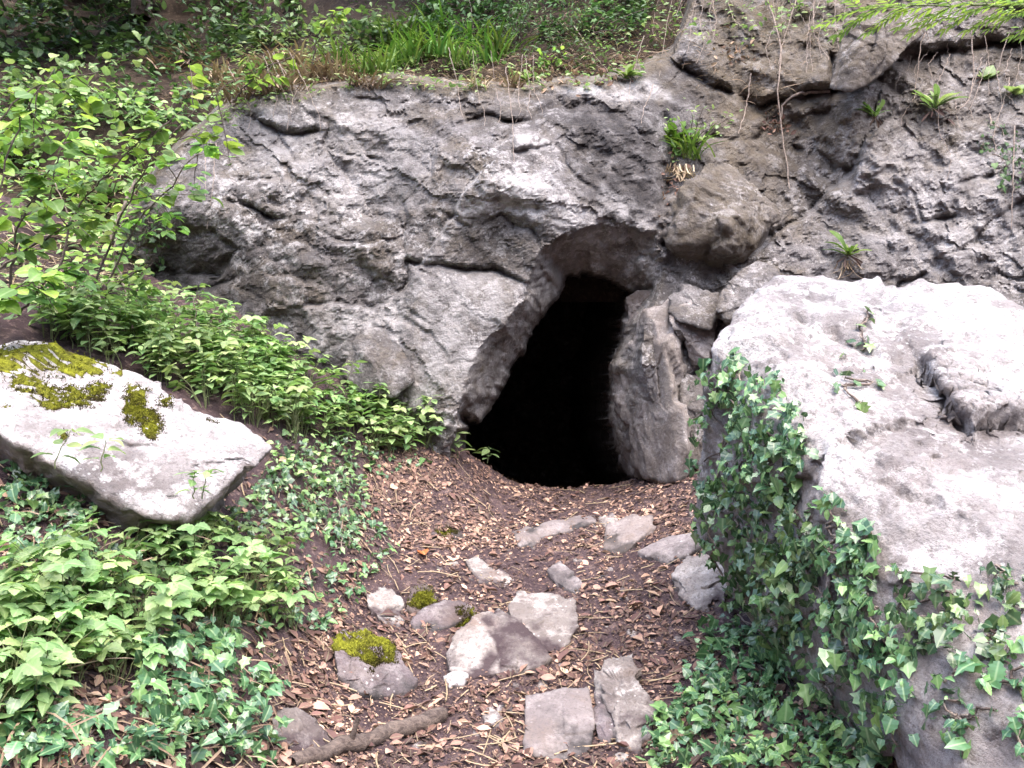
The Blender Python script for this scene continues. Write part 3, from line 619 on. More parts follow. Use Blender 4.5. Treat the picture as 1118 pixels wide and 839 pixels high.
stone('path_stone', 'jagged mottled upright stone to the right of the squared step stone', 'stone', [(652,740),(662,714),(690,712),(702,742),(712,768),(714,798),(698,828),(674,816),(664,785)], .14, M['path'], 6, 70, 49, [(.8, [(672,780),(700,775),(705,800),(680,808)]), (.6, [(655,735),(672,730),(672,800),(660,790)])], 0., None, (6., .03))
stone('path_stone', 'narrow dark slab wedged against the right side of the step stone', 'stone', [(648,752),(656,744),(666,752),(672,790),(664,818),(654,820),(650,790)], .09, M['dkstone'], 5, 70, 50)
stone('path_stone', 'flat grey brown stone on the right of the path above the whitish lumpy one', 'stone', [(696,602),(712,594),(732,584),(754,582),(766,596),(750,606),(732,616),(708,610)], .10, M['step'], 5, 70, 51)
stone('path_stone', 'whitish lumpy stone on the right edge of the path against the ivy', 'stone', [(736,626),(748,610),(768,602),(790,612),(800,640),(790,662),(765,664),(742,648)], .14, M['path'], 6, 70, 52, None, 0, None, (6., .025))
stone('path_stone', 'humped stone with a pale left side on the upper path', 'stone', [(656,598),(662,572),(686,560),(712,562),(714,574),(694,588),(684,602),(668,606)], .10, M['step'], 5, 70, 53, None, .2)
stone('path_stone', 'low slanting pale slab left of centre on the path', 'stone', [(508,612),(522,608),(540,622),(560,632),(548,644),(522,636)], .06, M['path'], 5, 70, 54)
stone('path_stone', 'dark ridged slab right of centre above the pale pitted stone', 'stone', [(596,620),(610,612),(622,620),(640,640),(630,650),(608,636)], .08, M['step'], 5, 70, 55, [(.8, [(596,620),(615,625),(625,645),(610,640)])])
stone('path_stone', 'dark hollowed stone left of the two toned stone', 'stone', [(446,680),(456,664),(486,654),(516,660),(520,668),(494,682),(470,692),(452,692)], .11, M['dkstone'], 5, 70, 56, mossy=[[(500,670),(520,664),(516,684),(498,690)]])
stone('path_stone', 'brownish moss stained lump behind the whitish oblong stone', 'stone', [(444,664),(450,642),(466,638),(478,652),(472,670),(456,676)], .09, M['dkstone'], 5, 70, 57, None, .6, mossy=[[(446,662),(452,640),(468,638),(478,655),(460,668)]])
stone('path_stone', 'grey rock half covered by leaves in the lower left of the path', 'rock', [(298,786),(308,772),(326,772),(352,788),(366,806),(350,824),(318,818),(302,806)], .12, M['path'], 5, 70, 58, [(.8, [(305,800),(366,800),(366,830),(300,825)])])
stone('path_stone', 'long thin flat stone level with the path near the cave', 'stone', [(556,580),(580,574),(620,568),(650,560),(652,570),(622,580),(580,590)], .05, M['step'], 5, 70, 59)
stone('path_stone', 'pale stone buried beside the humped stone on the upper path', 'stone', [(652,566),(662,556),(674,560),(676,572),(662,578)], .05, M['path'], 4, 70, 60)
stone('path_stone', 'greenish flat stone in the upper left of the path', 'stone', [(470,582),(484,574),(502,578),(508,588),(486,594)], .04, M['dkstone'], 4, 70, 61, None, .3, mossy=[[(472,582),(486,576),(500,580),(490,590)]])
stone('path_stone', 'grey stone low in the path between two leaf drifts, left of the humped stone', 'stone', [(560,582),(576,574),(590,584),(586,600),(566,598)], .04, M['step'], 4, 70, 62)
stone('stone', 'pale stone deep in the ivy hollow beneath the huge boulder', 'stone', [(908,800),(924,784),(944,790),(950,808),(936,822),(912,820)], .06, M['pale'], 4, 70, 63)
# scattered chips
for k in range(70):
    px = RNG.uniform(420, 760); py = RNG.uniform(545, 835)
    if px < 440 and py > 700 or px > 720 and py > 700: continue
    s = RNG.uniform(3, 8)*(.5+.9*(py-500)/330); a = RNG.uniform(0, 6.3); th = np.sort(RNG.uniform(0, 6.28, 7))
    ol = np.stack([px+s*np.cos(th)*1.2, py+s*.7*np.sin(th)], 1)
    V, Fq, N = None, None, None
    pale = RNG.rand() < .5
    stone('stone_chip', 'small whitish limestone chip among the dead leaves of the path' if pale else 'small brownish grey stone chip among the dead leaves of the path', 'stone chip', ol, RNG.uniform(.012, .03), M['path'] if pale else M['step'],
          3, 30, 100+k, group='pale stone chips on the path' if pale else 'grey stone chips on the path', sink=.03, facet=(16., .004), rel=.003)
# --- fallen branch
pl = np.array([(318,842),(350,832),(392,820),(430,806),(462,795),(483,786)], float); g = ghit(pl[:, 0], pl[:, 1]); g[:, 2] += .028
g = smooth_line(g, 26, .006)
V, Q, A = tube(g, np.interp(np.linspace(0, 1, 26), [0, .1, .9, 1], [.024, .029, .036, .030])*(1+.05*np.sin(np.arange(26)*.9)+.04*np.sin(np.arange(26)*2.7)), 14, .05)
o = thing('fallen_branch', 'thick bare fallen branch lying at the bottom left of the path', 'branch', tuple(g.mean(0)))
part('branch_wood', V, np.r_[Q], M['bark'], o)
st_ = tube(smooth_line([g[9], g[9]+[.01, -.02, .05], g[9]+[.03, -.03, .11]], 6), np.linspace(.014, .008, 6), 7, .06); part('broken_twig', st_[0], st_[1], M['bark'], o)
n = 14; cen = g[-1]; d = g[-1]-g[-2]; d /= np.linalg.norm(d)
part('broken_end', np.r_[V[-n:], (cen+d*.02)[None]], [[i, (i+1) % n, n] for i in range(n)], M['bark'], o, label='rounded broken right end')
# ================================================================ leaves
def strip(st):
    """st: edge x, edge y, mid y, edge z, mid z per station"""
    V = []; A = []; mx = max(s[0] for s in st)
    for ex, ey, my, ez, mz in st:
        V += [(-ex, ey, ez), (0, my, mz), (ex, ey, ez)]; A += [(ex/mx, my), (0, my), (ex/mx, my)]
    Q = []
    for k in range(len(st)-1):
        b = 3*k; Q += [(b, b+1, b+4, b+3), (b+1, b+2, b+5, b+4)]
    return np.array(V, float), np.array(Q), np.array(A, float)
LT = {
 'oval': strip([(.02,0,0,0,0),(.17,.18,.14,.05,.02),(.27,.40,.36,.07,.03),(.22,.66,.62,.03,.0),(.10,.86,.85,-.04,-.06),(.006,1,1,-.10,-.10)]),
 'tooth': strip([(.03,0,.02,0,0),(.22,.10,.12,.05,.02),(.19,.18,.2,.05,.02),(.36,.26,.28,.07,.03),(.30,.36,.36,.07,.03),(.40,.45,.46,.07,.03),(.31,.55,.55,.04,.02),(.33,.64,.64,.02,.0),(.20,.74,.74,.0,-.02),(.20,.82,.82,-.03,-.05),(.01,1,1,-.1,-.1)]),
 'round': strip([(.03,0,.02,0,0),(.28,.10,.10,.07,.02),(.42,.36,.34,.09,.03),(.38,.62,.60,.04,.01),(.20,.86,.84,-.03,-.04),(.01,1,1,-.09,-.09)]),
 'ivy': strip([(.10,-.02,0,.0,0),(.46,-.08,.10,.02,.0),(.30,.20,.24,.03,.01),(.55,.44,.40,.0,.02),(.24,.62,.60,.02,.01),(.01,1,1,-.08,-.08)]),
 'ivyb': strip([(.12,-.03,0,.0,0),(.40,-.06,.10,.03,.0),(.40,.16,.2,.04,.01),(.46,.36,.36,.03,.02),(.33,.52,.52,.03,.01),(.20,.74,.74,-.01,-.02),(.01,1,1,-.1,-.1)]),
 'grass': strip([(.022,0,0,0,0),(.024,.3,.3,.01,.0),(.020,.6,.6,-.04,-.05),(.012,.85,.85,-.16,-.17),(.002,1,1,-.27,-.27)]),
 'long': strip([(.03,0,0,0,0),(.06,.2,.2,.03,.01),(.08,.42,.40,.03,.0),(.11,.62,.6,.0,-.03),(.12,.78,.78,-.06,-.09),(.09,.92,.92,-.14,-.16),(.01,1,1,-.2,-.2)]),
 'dead': strip([(.02,0,0,.02,0),(.2,.22,.2,.13,.02),(.26,.48,.45,.16,.03),(.17,.74,.72,.14,.05),(.01,1,1,.12,.12)]),
 'narrow': strip([(.015,0,0,0,0),(.10,.22,.2,.02,.01),(.14,.45,.42,.02,.0),(.09,.75,.73,-.03,-.04),(.005,1,1,-.1,-.1)])}
def nrm(a): return a/(np.linalg.norm(a, axis=-1, keepdims=True)+1e-9)
def leaves(bag, kind, pos, along, normal, size, rnd=None, wid=1.):
    V, Q, A = LT[kind]; n = len(pos); pos = np.asarray(pos, float); y = nrm(np.asarray(along, float)); z = np.asarray(normal, float)
    x = nrm(np.cross(y, z)); z = np.cross(x, y); size = np.broadcast_to(size, n)[:, None, None]
    wid = np.broadcast_to(wid, n)[:, None, None]
    curl = 1+RNG.uniform(-.8, 1.2, n)[:, None, None]
    P = (V[None, :, :1]*wid*x[:, None]+V[None, :, 1:2]*y[:, None]+V[None, :, 2:]*curl*z[:, None])*size+pos[:, None]
    rnd = RNG.rand(n) if rnd is None else rnd
    At = np.concatenate([np.broadcast_to(rnd[:, None, None], (n, len(V), 1)), np.broadcast_to(A[None], (n, len(V), 2))], 2)
    Fq = (Q[None]+(np.arange(n)*len(V))[:, None, None]).reshape(-1, 4)
    bag.add(P.reshape(-1, 3), Fq, At.reshape(-1, 3))
def tree_copy(o):
    c = o.copy(); C.objects.link(c)
    for ch in o.children:
        d = ch.copy(); C.objects.link(d); d.parent = c
    return c
def in_poly(poly, n):
    poly = np.array(poly, float); lo, hi = poly.min(0), poly.max(0); out = np.zeros((0, 2))
    while len(out) < n:
        p = lo+RNG.rand(n*2, 2)*(hi-lo); out = np.r_[out, p[sdf(p, poly) < 0]]
    return out[:n]
def plant(name, label, cat, loc, stemV, bag, leafm, stemm='stem', group=None):
    """stemV: a Bag of stems or None, both in local coordinates"""
    o = thing(name, label, cat, tuple(loc), group)
    if stemV and stemV.n: link('stem', stemV.mesh('stem', M[stemm], True), o)
    link('foliage', bag.mesh('foliage', M[leafm]), o); return o

# --- leafy herbs: upright stem, opposite pairs of pointed leaves, biggest near the top
def herb_shape(h, nodes, size, kind='oval', lean=.25, spread=1.):
    st = Bag(); lf = Bag(); k = RNG.randint(1, 3)
    for s in range(k):
        a = RNG.uniform(0, 6.28); le = RNG.uniform(.1, lean)*h; hh = h*RNG.uniform(.75, 1.05)
        b0 = np.array([math.cos(a), math.sin(a), 0])*.03*s
        pts = smooth_line([b0, b0+np.array([math.cos(a)*le*.3, math.sin(a)*le*.3, hh*.5]), b0+np.array([math.cos(a)*le, math.sin(a)*le, hh])], 8, .003)
        st.add(*tube(pts, np.linspace(.003, .0015, 8), 5))
        ph = RNG.uniform(0, 3.14); ps = []; al = []; nn = []; sz = []
        for q in range(nodes):
            f = .35+.65*(q+RNG.uniform(-.2, .2))/(nodes-1); f = min(f, 1.); c = np.array([np.interp(f*7, range(8), pts[:, j]) for j in range(3)])
            m = 2 if q < nodes-1 else 4
            for e in range(m):
                th = ph+q*1.57+e*6.283/m+RNG.uniform(-.3, .3); up = RNG.uniform(-.35, .25)
                d = np.array([math.cos(th), math.sin(th), up]); ps.append(c+d*.015*spread); al.append(d)
                nn.append(np.array([0, 0, 1.])+RNG.normal(size=3)*.22+d*.25); sz.append(size*RNG.uniform(.75, 1.2)*(.65+.45*math.sin(min(f, .9)*2.6)))
        leaves(lf, kind, ps, al, nn, np.array(sz))
    return st, lf
def trifoliate(h, nl, size):
    st = Bag(); lf = Bag()
    for s in range(nl):
        a = RNG.uniform(0, 6.28); hh = h*RNG.uniform(.5, 1.1); le = hh*RNG.uniform(.3, .8); d = np.array([math.cos(a), math.sin(a), 0])
        pts = smooth_line([d*.01, d*le*.4+[0, 0, hh*.7], d*le+[0, 0, hh]], 7, .003); st.add(*tube(pts, np.linspace(.0028, .0014, 7), 4))
        up = np.array([0, -.2, 1.])+RNG.normal(size=3)*.25; sd = nrm(np.cross(d, up)); sz = size*RNG.uniform(.6, 1.2); tone = RNG.rand()
        leaves(lf, 'tooth', [pts[-1]]*3, [d+[0, 0, -.15], d*.25+sd+[0, 0, -.1], d*.25-sd+[0, 0, -.1]], np.stack([up, up+sd*.2, up-sd*.2]), np.array([1.1, .95, .95])*sz, np.clip(tone+RNG.normal(size=3)*.1, 0, 1))
    return st, lf
def herb_proto(n, **kw): return [herb_shape(**kw) for _ in range(n)]
def herb_set(name, label, cat, group, shapes, spots, leafm, smin, smax, tilt=.12):
    protos = []; out = []
    for i, p in enumerate(spots):
        k = i % len(shapes)
        if i < len(shapes):
            o = plant(name, label, cat, p, shapes[k][0], shapes[k][1], leafm, 'stem', group); protos.append(o)
        else: o = tree_copy(protos[k])
        o.location = tuple(p); s = RNG.uniform(smin, smax); o.scale = (s, s, s)
        o.rotation_euler = (RNG.normal()*tilt, RNG.normal()*tilt, RNG.uniform(0, 6.28)); out.append(o)
    return out
A_ = [trifoliate(.27, 8, .06) for _ in range(2)]+herb_proto(7, h=.30, nodes=6, size=.08)
pts = in_poly([(15,352),(110,345),(235,365),(330,420),(430,468),(505,492),(480,505),(420,505),(350,488),(300,482),(290,478),(160,420),(60,385)], 210)
herb_set('leafy_herb', 'pale green leafy herb in the dense band between the cliff foot and the mossy boulder', 'herb', 'herbs along the cliff foot', A_, ghit(pts[:, 0], pts[:, 1]), 'herb', .8, 1.3)
B_ = [trifoliate(.22, RNG.randint(5, 9), .062) for _ in range(6)]+herb_proto(3, h=.2, nodes=5, size=.065)
pts = np.r_[in_poly([(0,640),(150,640),(190,690),(150,760),(60,800),(0,790)], 60), in_poly([(150,610),(300,590),(350,620),(330,690),(230,700),(190,680)], 45)]
herb_set('leafy_herb', 'pale green leafy herb on the lower left bank below the mossy boulder', 'herb', 'herbs on the lower left bank', B_, ghit(pts[:, 0], pts[:, 1]), 'herb', .75, 1.2)
pts = in_poly([(-330,520),(-10,560),(-10,839),(-330,839)], 34)
herb_set('leafy_herb', 'pale green leafy herb at and beyond the left frame edge, below the mossy boulder', 'herb', 'herbs beyond the left edge', B_, ghit(pts[:, 0], pts[:, 1]), 'herb', .75, 1.2)
def one_herb(label, px, py, h, nodes, size, kind='oval', leafm='herb', Y=None):
    p = ghit(px, py)[0] if Y is None else W(px, py, Y)
    st, lf = herb_shape(h, nodes, size, kind, .35)
    return plant('leafy_herb', label, 'herb', p, st, lf, leafm)
one_herb('broad leaved herb hanging over the left foot of the cave mouth', 500, 505, .22, 4, .12)
one_herb('second broad leaved herb nearest the black cave opening, at its lower left corner', 532, 506, .13, 3, .10)
one_herb('tall sprig with a whorled top rising above the herb band against the cliff', 248, 395, .46, 6, .08, 'narrow')
one_herb('thin sprig growing in front of the moss patches of the left boulder', 60, 512, .17, 3, .085, Y=3.3)
one_herb('second thin sprig in front of the left boulder, right of its moss', 110, 515, .15, 3, .08, Y=3.25)
one_herb('short sprig against the lower right face of the left boulder', 212, 545, .13, 3, .06, Y=3.3)
one_herb('large rounded bright leaves in the bottom left corner', 15, 815, .12, 3, .085, 'round', 'herb')
one_herb('large pale herb at the left frame edge below the boulder', 20, 700, .2, 4, .09, 'round')

# --- shrubs on the left: arching leafy shoots
def shoot(label, pl, n, size, kind='round', leafm='hazel', side=2, name='leafy_shrub', cat='shrub', group=None, r=.008, stemm='bark'):
    P = smooth_line([W(*q) for q in pl], 22, .006); loc = P[0].copy(); P = P-loc; st = Bag(); lf = Bag()
    st.add(*tube(P, np.linspace(r, .0025, 22), 6)); ps = []; al = []; nn = []
    L = np.linalg.norm(P[-1]-P[0])
    tw = [(f, ) for f in np.linspace(.3, .95, side*3)]
    lines = [P]
    for (f,) in tw:
        i = int(f*21); d = nrm(np.gradient(P, axis=0)[i]+RNG.normal(size=3)*.75); l = L*RNG.uniform(.12, .28)
        t = smooth_line([P[i], P[i]+d*l*.5, P[i]+d*l+np.array([0, 0, -.12*l])], 8, .003); st.add(*tube(t, np.linspace(.004, .0015, 8), 5)); lines.append(t)
    for k in range(n):
        ln = lines[RNG.randint(len(lines))] if RNG.rand() < .8 else P; i = RNG.uniform(.25, 1)*(len(ln)-1); c = np.array([np.interp(i, range(len(ln)), ln[:, j]) for j in range(3)])
        a = RNG.uniform(0, 6.28); d = np.array([math.cos(a), math.sin(a), RNG.uniform(-.55, .1)]); ps.append(c+d*RNG.uniform(.01, .035)); al.append(d); nn.append(np.array([0, -.35, 1.])+RNG.normal(size=3)*.35)
    leaves(lf, kind, ps, al, nn, size*RNG.uniform(.6, 1.25, n)); return plant(name, label, cat, loc, st, lf, leafm, stemm, group)
SH = [([(95,335,5.3),(130,240,5.2),(165,170,5.0),(230,105,4.9),(262,85,4.9)],75,.085,'arching shrub whose bright tip leans over the top left end of the cliff'),
 ([(60,320,5.0),(80,230,5.0),(140,165,4.8),(205,118,4.7)],75,.085,'bright green shrub shoot leaning right above the left bank'),
 ([(10,330,4.6),(20,240,4.5),(60,180,4.4),(78,140,4.4)],50,.095,'shrub shoot with one large yellow leaf at the upper left'),
 ([(-40,310,4.4),(0,210,4.2),(20,130,4.2),(60,75,4.2)],60,.09,'tall shrub shoot along the left frame edge'),
 ([(115,318,5.6),(150,240,5.5),(190,200,5.3),(215,165,5.3),(262,172,5.3)],60,.08,'shrub shoot whose leaves hang before the left end of the cliff'),
 ([(-10,300,4.8),(40,265,4.7),(90,240,4.6),(130,252,4.6)],50,.085,'low shrub shoot stretching right from the left frame edge'),
 ([(-60,270,5.0),(-10,140,5.0),(30,95,5.0),(110,78,5.0)],60,.09,'highest shrub shoot in the upper left, against the dark hollow'),
 ([(140,330,6.0),(122,275,6.0),(148,205,6.0),(172,180,6.0)],45,.075,'shrub with a bare pale crooked stem beside the cliff end'),
 ([(20,345,4.8),(50,305,4.7),(100,285,4.7)],40,.085,'small shrub shoot just above the herb band at the left'),
 ([(-50,360,4.2),(10,320,4.1),(60,295,4.1)],45,.09,'shrub shoot entering low at the left frame edge above the boulder'),
 ([(95,345,5.6),(110,330,5.6),(140,300,5.5),(165,290,5.5)],40,.07,'low bush at the dark left foot of the cliff'),
 ([(255,110,6.9),(280,80,6.7),(310,65,6.6),(330,55,6.6)],26,.09,'pale leaved sapling on the ledge above the cliff top, left'),
 ([(340,75,7.4),(345,40,7.3),(365,15,7.2),(390,5,7.2)],30,.08,'sapling with a few yellow leaves at the top, left of the grass')]
for pl, n, s, lab in SH: shoot(lab, pl, int(n*1.35), s, stemm='root' if 'pale crooked' in lab else 'bark')

# --- bushes on the wooded slope
def bush(label, px, py, rad, n, size, kind, leafm, name='bush', group=None, Yoff=.0, flat=.7):
    h = cast(px, py+rad*.5, [HB, CB]); p0 = h[0]; R_ = rad/F*p0[1]; st = Bag(); lf = Bag()
    ends = []
    for k in range(9):
        e = RNG.normal(size=3)*[R_*.7, R_*.35, R_*.5*flat]+[0, -R_*.35, R_*.55*flat]; ends.append(e)
        st.add(*tube(smooth_line([[0, .05, -.06], e*.5+[0, 0, R_*.1], e], 7, .01), np.linspace(.007, .002, 7), 5))
    ends = np.array(ends); i = RNG.randint(0, 9, n); t = RNG.uniform(.35, 1.15, n)[:, None]
    ps = ends[i]*t+RNG.normal(size=(n, 3))*R_*.16; al = nrm(ends[i])*.5+RNG.normal(size=(n, 3))*.6+[0, -.2, -.25]; nn = np.array([0, -.4, 1.])+RNG.normal(size=(n, 3))*.4
    leaves(lf, kind, ps, al, nn, size*RNG.uniform(.6, 1.25, n)); return plant(name, label, 'bush', p0, st, lf, leafm, 'bark', group)
for px, py, r, n, s, k, m, lab in [(25,35,60,170,.10,'round','dark','dark bush in the top left corner'),(110,20,60,150,.10,'round','dark','dark sparse bush in the hollow at the top, second from the left corner'),
  (195,35,55,140,.09,'oval','dark','dark leafed bush above the dead grass in the shaded hollow'),(275,15,50,150,.09,'oval','dark','dark bush between the hollow and the pale sapling at the top'),
  (60,95,55,180,.09,'round','herb','mid green bush with dried flower heads below the dark hollow'),(150,110,45,140,.08,'round','herb','small green bush to the right of the flower heads on the left slope'),
  (330,20,42,150,.085,'oval','herb','green bush at the top beside the yellowed sapling'),(400,30,40,190,.07,'ivy','dark','dark ivy bush over the grey stone at the top'),
  (490,12,45,220,.07,'oval','dark','dark green bush behind the bright grass at the top'),(560,25,48,300,.06,'narrow','dark','feathery dark bush above the middle of the cliff'),
  (630,18,48,300,.06,'narrow','dark','feathery dark bush above the cave, right of its twin'),(690,-5,40,160,.06,'ivy','dark','ivy clump at the top edge above the cave'),(740,-10,40,130,.06,'narrow','dark','hanging dark foliage at the top edge right of the ivy clump'),
  (600,62,22,70,.06,'oval','hazel','small bright leafy plant on the cliff brink above the stain'),(25,150,50,150,.08,'round','herb','green undergrowth behind the left shrub shoots'),(110,190,50,130,.075,'round','herb','undergrowth below the small green bush, beside the cliff end'),
  (1150,20,60,160,.07,'oval','herb','green bush beyond the upper right corner')]:
    bush(lab, px, py, r, n, s, k, m)

# low cover nobody could count, on the slope and the upper left bank
def cover(name, poly, n, size, kind, leafm, trees, lift=(.02, .16), tone=1.):
    P = in_poly(poly, n); q = fbm(np.c_[P/40., 0*P[:, 0]], 1, 3, seed=int(n)); P = P[q > -.15]
    hs = [cast(x, y, trees) for x, y in P]; hs = [h for h in hs if h]; pos = np.array([h[0]+[0, -RNG.uniform(*lift)*.6, RNG.uniform(*lift)] for h in hs]); m = len(pos); lf = Bag()
    a = RNG.uniform(0, 6.28, m); leaves(lf, kind, pos, np.stack([np.cos(a), np.sin(a)-.3, RNG.uniform(-.5, .2, m)], 1), np.array([0, -.4, 1.])+RNG.normal(size=(m, 3))*.4, size*RNG.uniform(.6, 1.3, m), RNG.rand(m)*tone)
    tag(link(name, lf.mesh(name, M[leafm])), kind='stuff')
cover('undergrowth', [(0,70),(120,110),(260,110),(200,160),(150,250),(160,330),(0,330)], 800, .075, 'round', 'herb', [HB, GB, CB])
cover('undergrowth', [(0,60),(260,60),(320,100),(200,150),(0,140)], 1200, .085, 'oval', 'dark', [HB])
cover('undergrowth', [(380,0),(720,0),(700,60),(640,75),(380,60)], 2600, .055, 'narrow', 'dark', [HB])
cover('undergrowth', [(440,0),(720,0),(700,40),(450,50)], 1500, .06, 'ivy', 'dark', [HB])
cover('undergrowth', [(250,40),(420,20),(420,90),(260,100)], 900, .06, 'oval', 'herb', [HB])
cover('undergrowth', [(0,0),(300,0),(280,60),(0,60)], 900, .09, 'oval', 'dark', [HB])
cover('dry_stems', [(150,120),(260,70),(420,60),(425,95),(300,110)], 1200, .14, 'grass', 'straw', [HB], (.0, .06))
cover('dry_stems', [(0,180),(140,180),(150,320),(0,320)], 600, .20, 'grass', 'straw', [HB, GB], (.0, .06))
cover('dry_stems', [(0,560),(150,590),(290,590),(400,560),(330,700),(290,839),(0,839)], 420, .16, 'grass', 'straw', [GB], (.01, .10))
cover('undergrowth', [(590,40),(640,0),(760,-10),(760,60),(690,80),(600,80)], 420, .05, 'oval', 'dark', [HB])
cover('dry_stems', [(590,0),(760,-10),(760,60),(690,80),(600,80)], 900, .14, 'grass', 'straw', [HB], (.0, .08))
cover('undergrowth', [(620,20),(760,0),(900,0),(905,50),(830,70),(740,50),(690,75),(640,75)], 500, .055, 'oval', 'herb', [HB, CB])
cover('undergrowth', [(230,95),(300,80),(420,66),(560,74),(700,66),(700,92),(560,106),(420,98),(290,118),(240,150),(215,150)], 1100, .05, 'oval', 'herb', [HB, CB], (.0, .08))
cover('dry_stems', [(420,60),(700,60),(700,90),(560,100),(420,96)], 900, .12, 'grass', 'straw', [HB, CB], (.0, .05))
cover('dry_stems', [(700,0),(910,0),(900,60),(840,130),(760,100),(720,70)], 420, .12, 'grass', 'straw', [HB, CB], (.0, .03))
cover('undergrowth', [(0,120),(170,200),(170,330),(0,340)], 300, .07, 'tooth', 'hazel', [HB, GB, CB], (.02, .3))
cover('undergrowth', [(-320,300),(0,320),(30,350),(0,400),(-320,480)], 900, .08, 'tooth', 'herb', [HB, GB], (.02, .2))
cover('undergrowth', [(-320,60),(0,70),(0,320),(-320,300)], 700, .08, 'round', 'herb', [HB, GB])
cover('undergrowth', [(0,0),(330,0),(330,40),(240,75),(0,75)], 1300, .09, 'ivyb', 'dark', [HB], (.02, .2))
cover('undergrowth', [(200,420),(330,430),(420,500),(400,560),(300,520),(290,470)], 320, .05, 'tooth', 'herb', [GB], (.01, .12))
def shade_crown(label, ctr, rad, n, leafm='dark'):  # evergreen trees added above to shade the slope
    ctr = np.array(ctr, float); rad = np.array(rad, float); st = Bag(); lf = Bag(); root = ctr+[0, rad[1]*1.3, -.2]; ends = []
    tr = Bag(); tr.add(*tube(smooth_line([[0, 0, -.6], [0, -.1, .3], ctr-root+[0, 0, .2]], 10, .01), np.linspace(.12, .05, 10), 8))
    for k in range(40):
        e = RNG.normal(size=3); e = e/np.linalg.norm(e)*RNG.uniform(.55, 1)*rad+ctr-root; ends.append(e)
    ends = np.array(ends); i = RNG.randint(0, 40, n); ps = ends[i]+RNG.normal(size=(n, 3))*rad*.18
    leaves(lf, 'oval', ps, RNG.normal(size=(n, 3))+[0, -.3, -.5], np.array([0, -.3, 1.])+RNG.normal(size=(n, 3))*.5, .12*RNG.uniform(.6, 1.3, n))
    o = thing('shade_evergreen', label, 'tree', tuple(root)); link('trunk', tr.mesh('trunk', M['bark'], True), o); link('crown', lf.mesh('crown', M[leafm]), o)
    for e in ends[::4]: link('limb', mesh('limb', *(lambda t: (t[0], t[1], M['bark'], True, {'lf': t[2]}))(tube(smooth_line([ctr-root, (ctr-root+e)/2+[0, 0, .1], e], 8, .01), np.linspace(.03, .006, 8), 5))), o)
shade_crown('added dark evergreen crown shading the hollow at the very top left', (-4.5, 8.7, 6.85), (1.6, 1.0, .75), 4200)
shade_crown('added dark evergreen crown shading the top left frame corner', (-6.3, 8.3, 6.4), (1.3, 1.0, .8), 2600)
shade_crown('added dark evergreen crown shading the middle of the slope, mostly beyond the top edge', (-.6, 8.3, 6.75), (1.7, 1.0, .6), 2200)
# --- grass tufts
def tuft(label, px, py, hpx, n, leafm, trees, name='grass_tuft', group=None, droop=.5, wid=1.6, hang=False):
    h = cast(px, py, trees); p0 = h[0]; L = hpx/F*p0[1]; lf = Bag(); a = RNG.uniform(0, 6.28, n)
    d = np.stack([np.cos(a)*droop, np.sin(a)*droop-.15, RNG.uniform(.6, 1.2, n)*(-1 if hang else 1)], 1)
    ps = RNG.normal(size=(n, 3))*[L*.28, L*.16, .01]; ps[:, 2] -= .01
    leaves(lf, 'grass', ps, d, np.stack([-np.cos(a), -np.sin(a), np.full(n, .4)], 1), L*RNG.uniform(.5, 1.2, n), wid=wid)
    o = thing(name, label, 'grass tuft', tuple(p0), group); link('blades', lf.mesh('blades', M[leafm]), o); return o
for i, (px, py, hp, n) in enumerate([(418,80,34,90),(440,72,40,110),(460,66,40,110),(482,62,36,90),(500,74,30,80),(530,70,34,80),(550,62,36,80),(436,48,36,80),(470,40,36,70),(395,84,28,70),(375,70,30,60),(515,50,34,70)]):
    n = int(n*.6)
    tuft('bright green grass tuft on the brink above the middle of the cliff', px, py, hp, n, 'grass', [HB, CB], group='green grass tufts above the cliff')
for i, (px, py, hp, n) in enumerate([(262,112,34,60),(285,104,36,70),(308,100,36,70),(330,92,34,70),(352,90,34,60),(300,80,34,60),(325,72,34,60),(370,88,30,60),(392,94,26,50),(240,90,34,50),(215,70,36,50),(180,80,34,40),(410,96,24,50),(520,96,22,40),(560,96,24,40)]):
    tuft('tuft of withered brown grass along the left brink of the cliff', px, py, hp, n, 'straw', [HB, CB], name='dry_grass_tuft', group='withered grass along the cliff brink', droop=.9)

# --- plants rooted in the cliff face
def rosette(label, px, py, spx, n, kind='long', leafm='grass', trees=None, wid=1., up=.5, name='rosette_plant'):
    n = int(n*1.6)
    h = cast(px, py, trees or [CB]); p0 = h[0]+h[1]*.02; L = .8*spx/F*p0[1]; lf = Bag(); a = RNG.uniform(0, 6.28, n); o_ = RNG.uniform(.0, 1., n)
    d = np.stack([np.cos(a), np.sin(a)*.6-.5, up+o_*.5-.3*np.abs(np.cos(a))], 1)
    leaves(lf, kind, RNG.normal(size=(n, 3))*.01, d, np.array([0, -.5, 1])+RNG.normal(size=(n, 3))*.2-d*[.4, .4, 0], L*RNG.uniform(.25, .95, n), RNG.uniform(.2, 1, n), wid*RNG.uniform(.7, 1.2, n))
    o = thing(name, label, 'plant', tuple(p0)); link('foliage', lf.mesh('foliage', M[leafm]), o)
    wl = Bag(); k = n//4+3; a = RNG.uniform(0, 6.28, k); leaves(wl, 'long', RNG.normal(size=(k, 3))*.015, np.stack([np.cos(a), -.4+.2*np.sin(a), RNG.uniform(-1.3, -.2, k)], 1), np.array([0, -1, .3])+RNG.normal(size=(k, 3))*.4, L*RNG.uniform(.3, .7, k), RNG.uniform(0, .2, k), .5)
    link('withered_leaves', wl.mesh('withered_leaves', M['litter']), o); return o
rosette('broad leaved plant rooted in the ledge above the right side of the cave mouth', 735, 158, 44, 14, 'long', 'grass', None, 1.3)
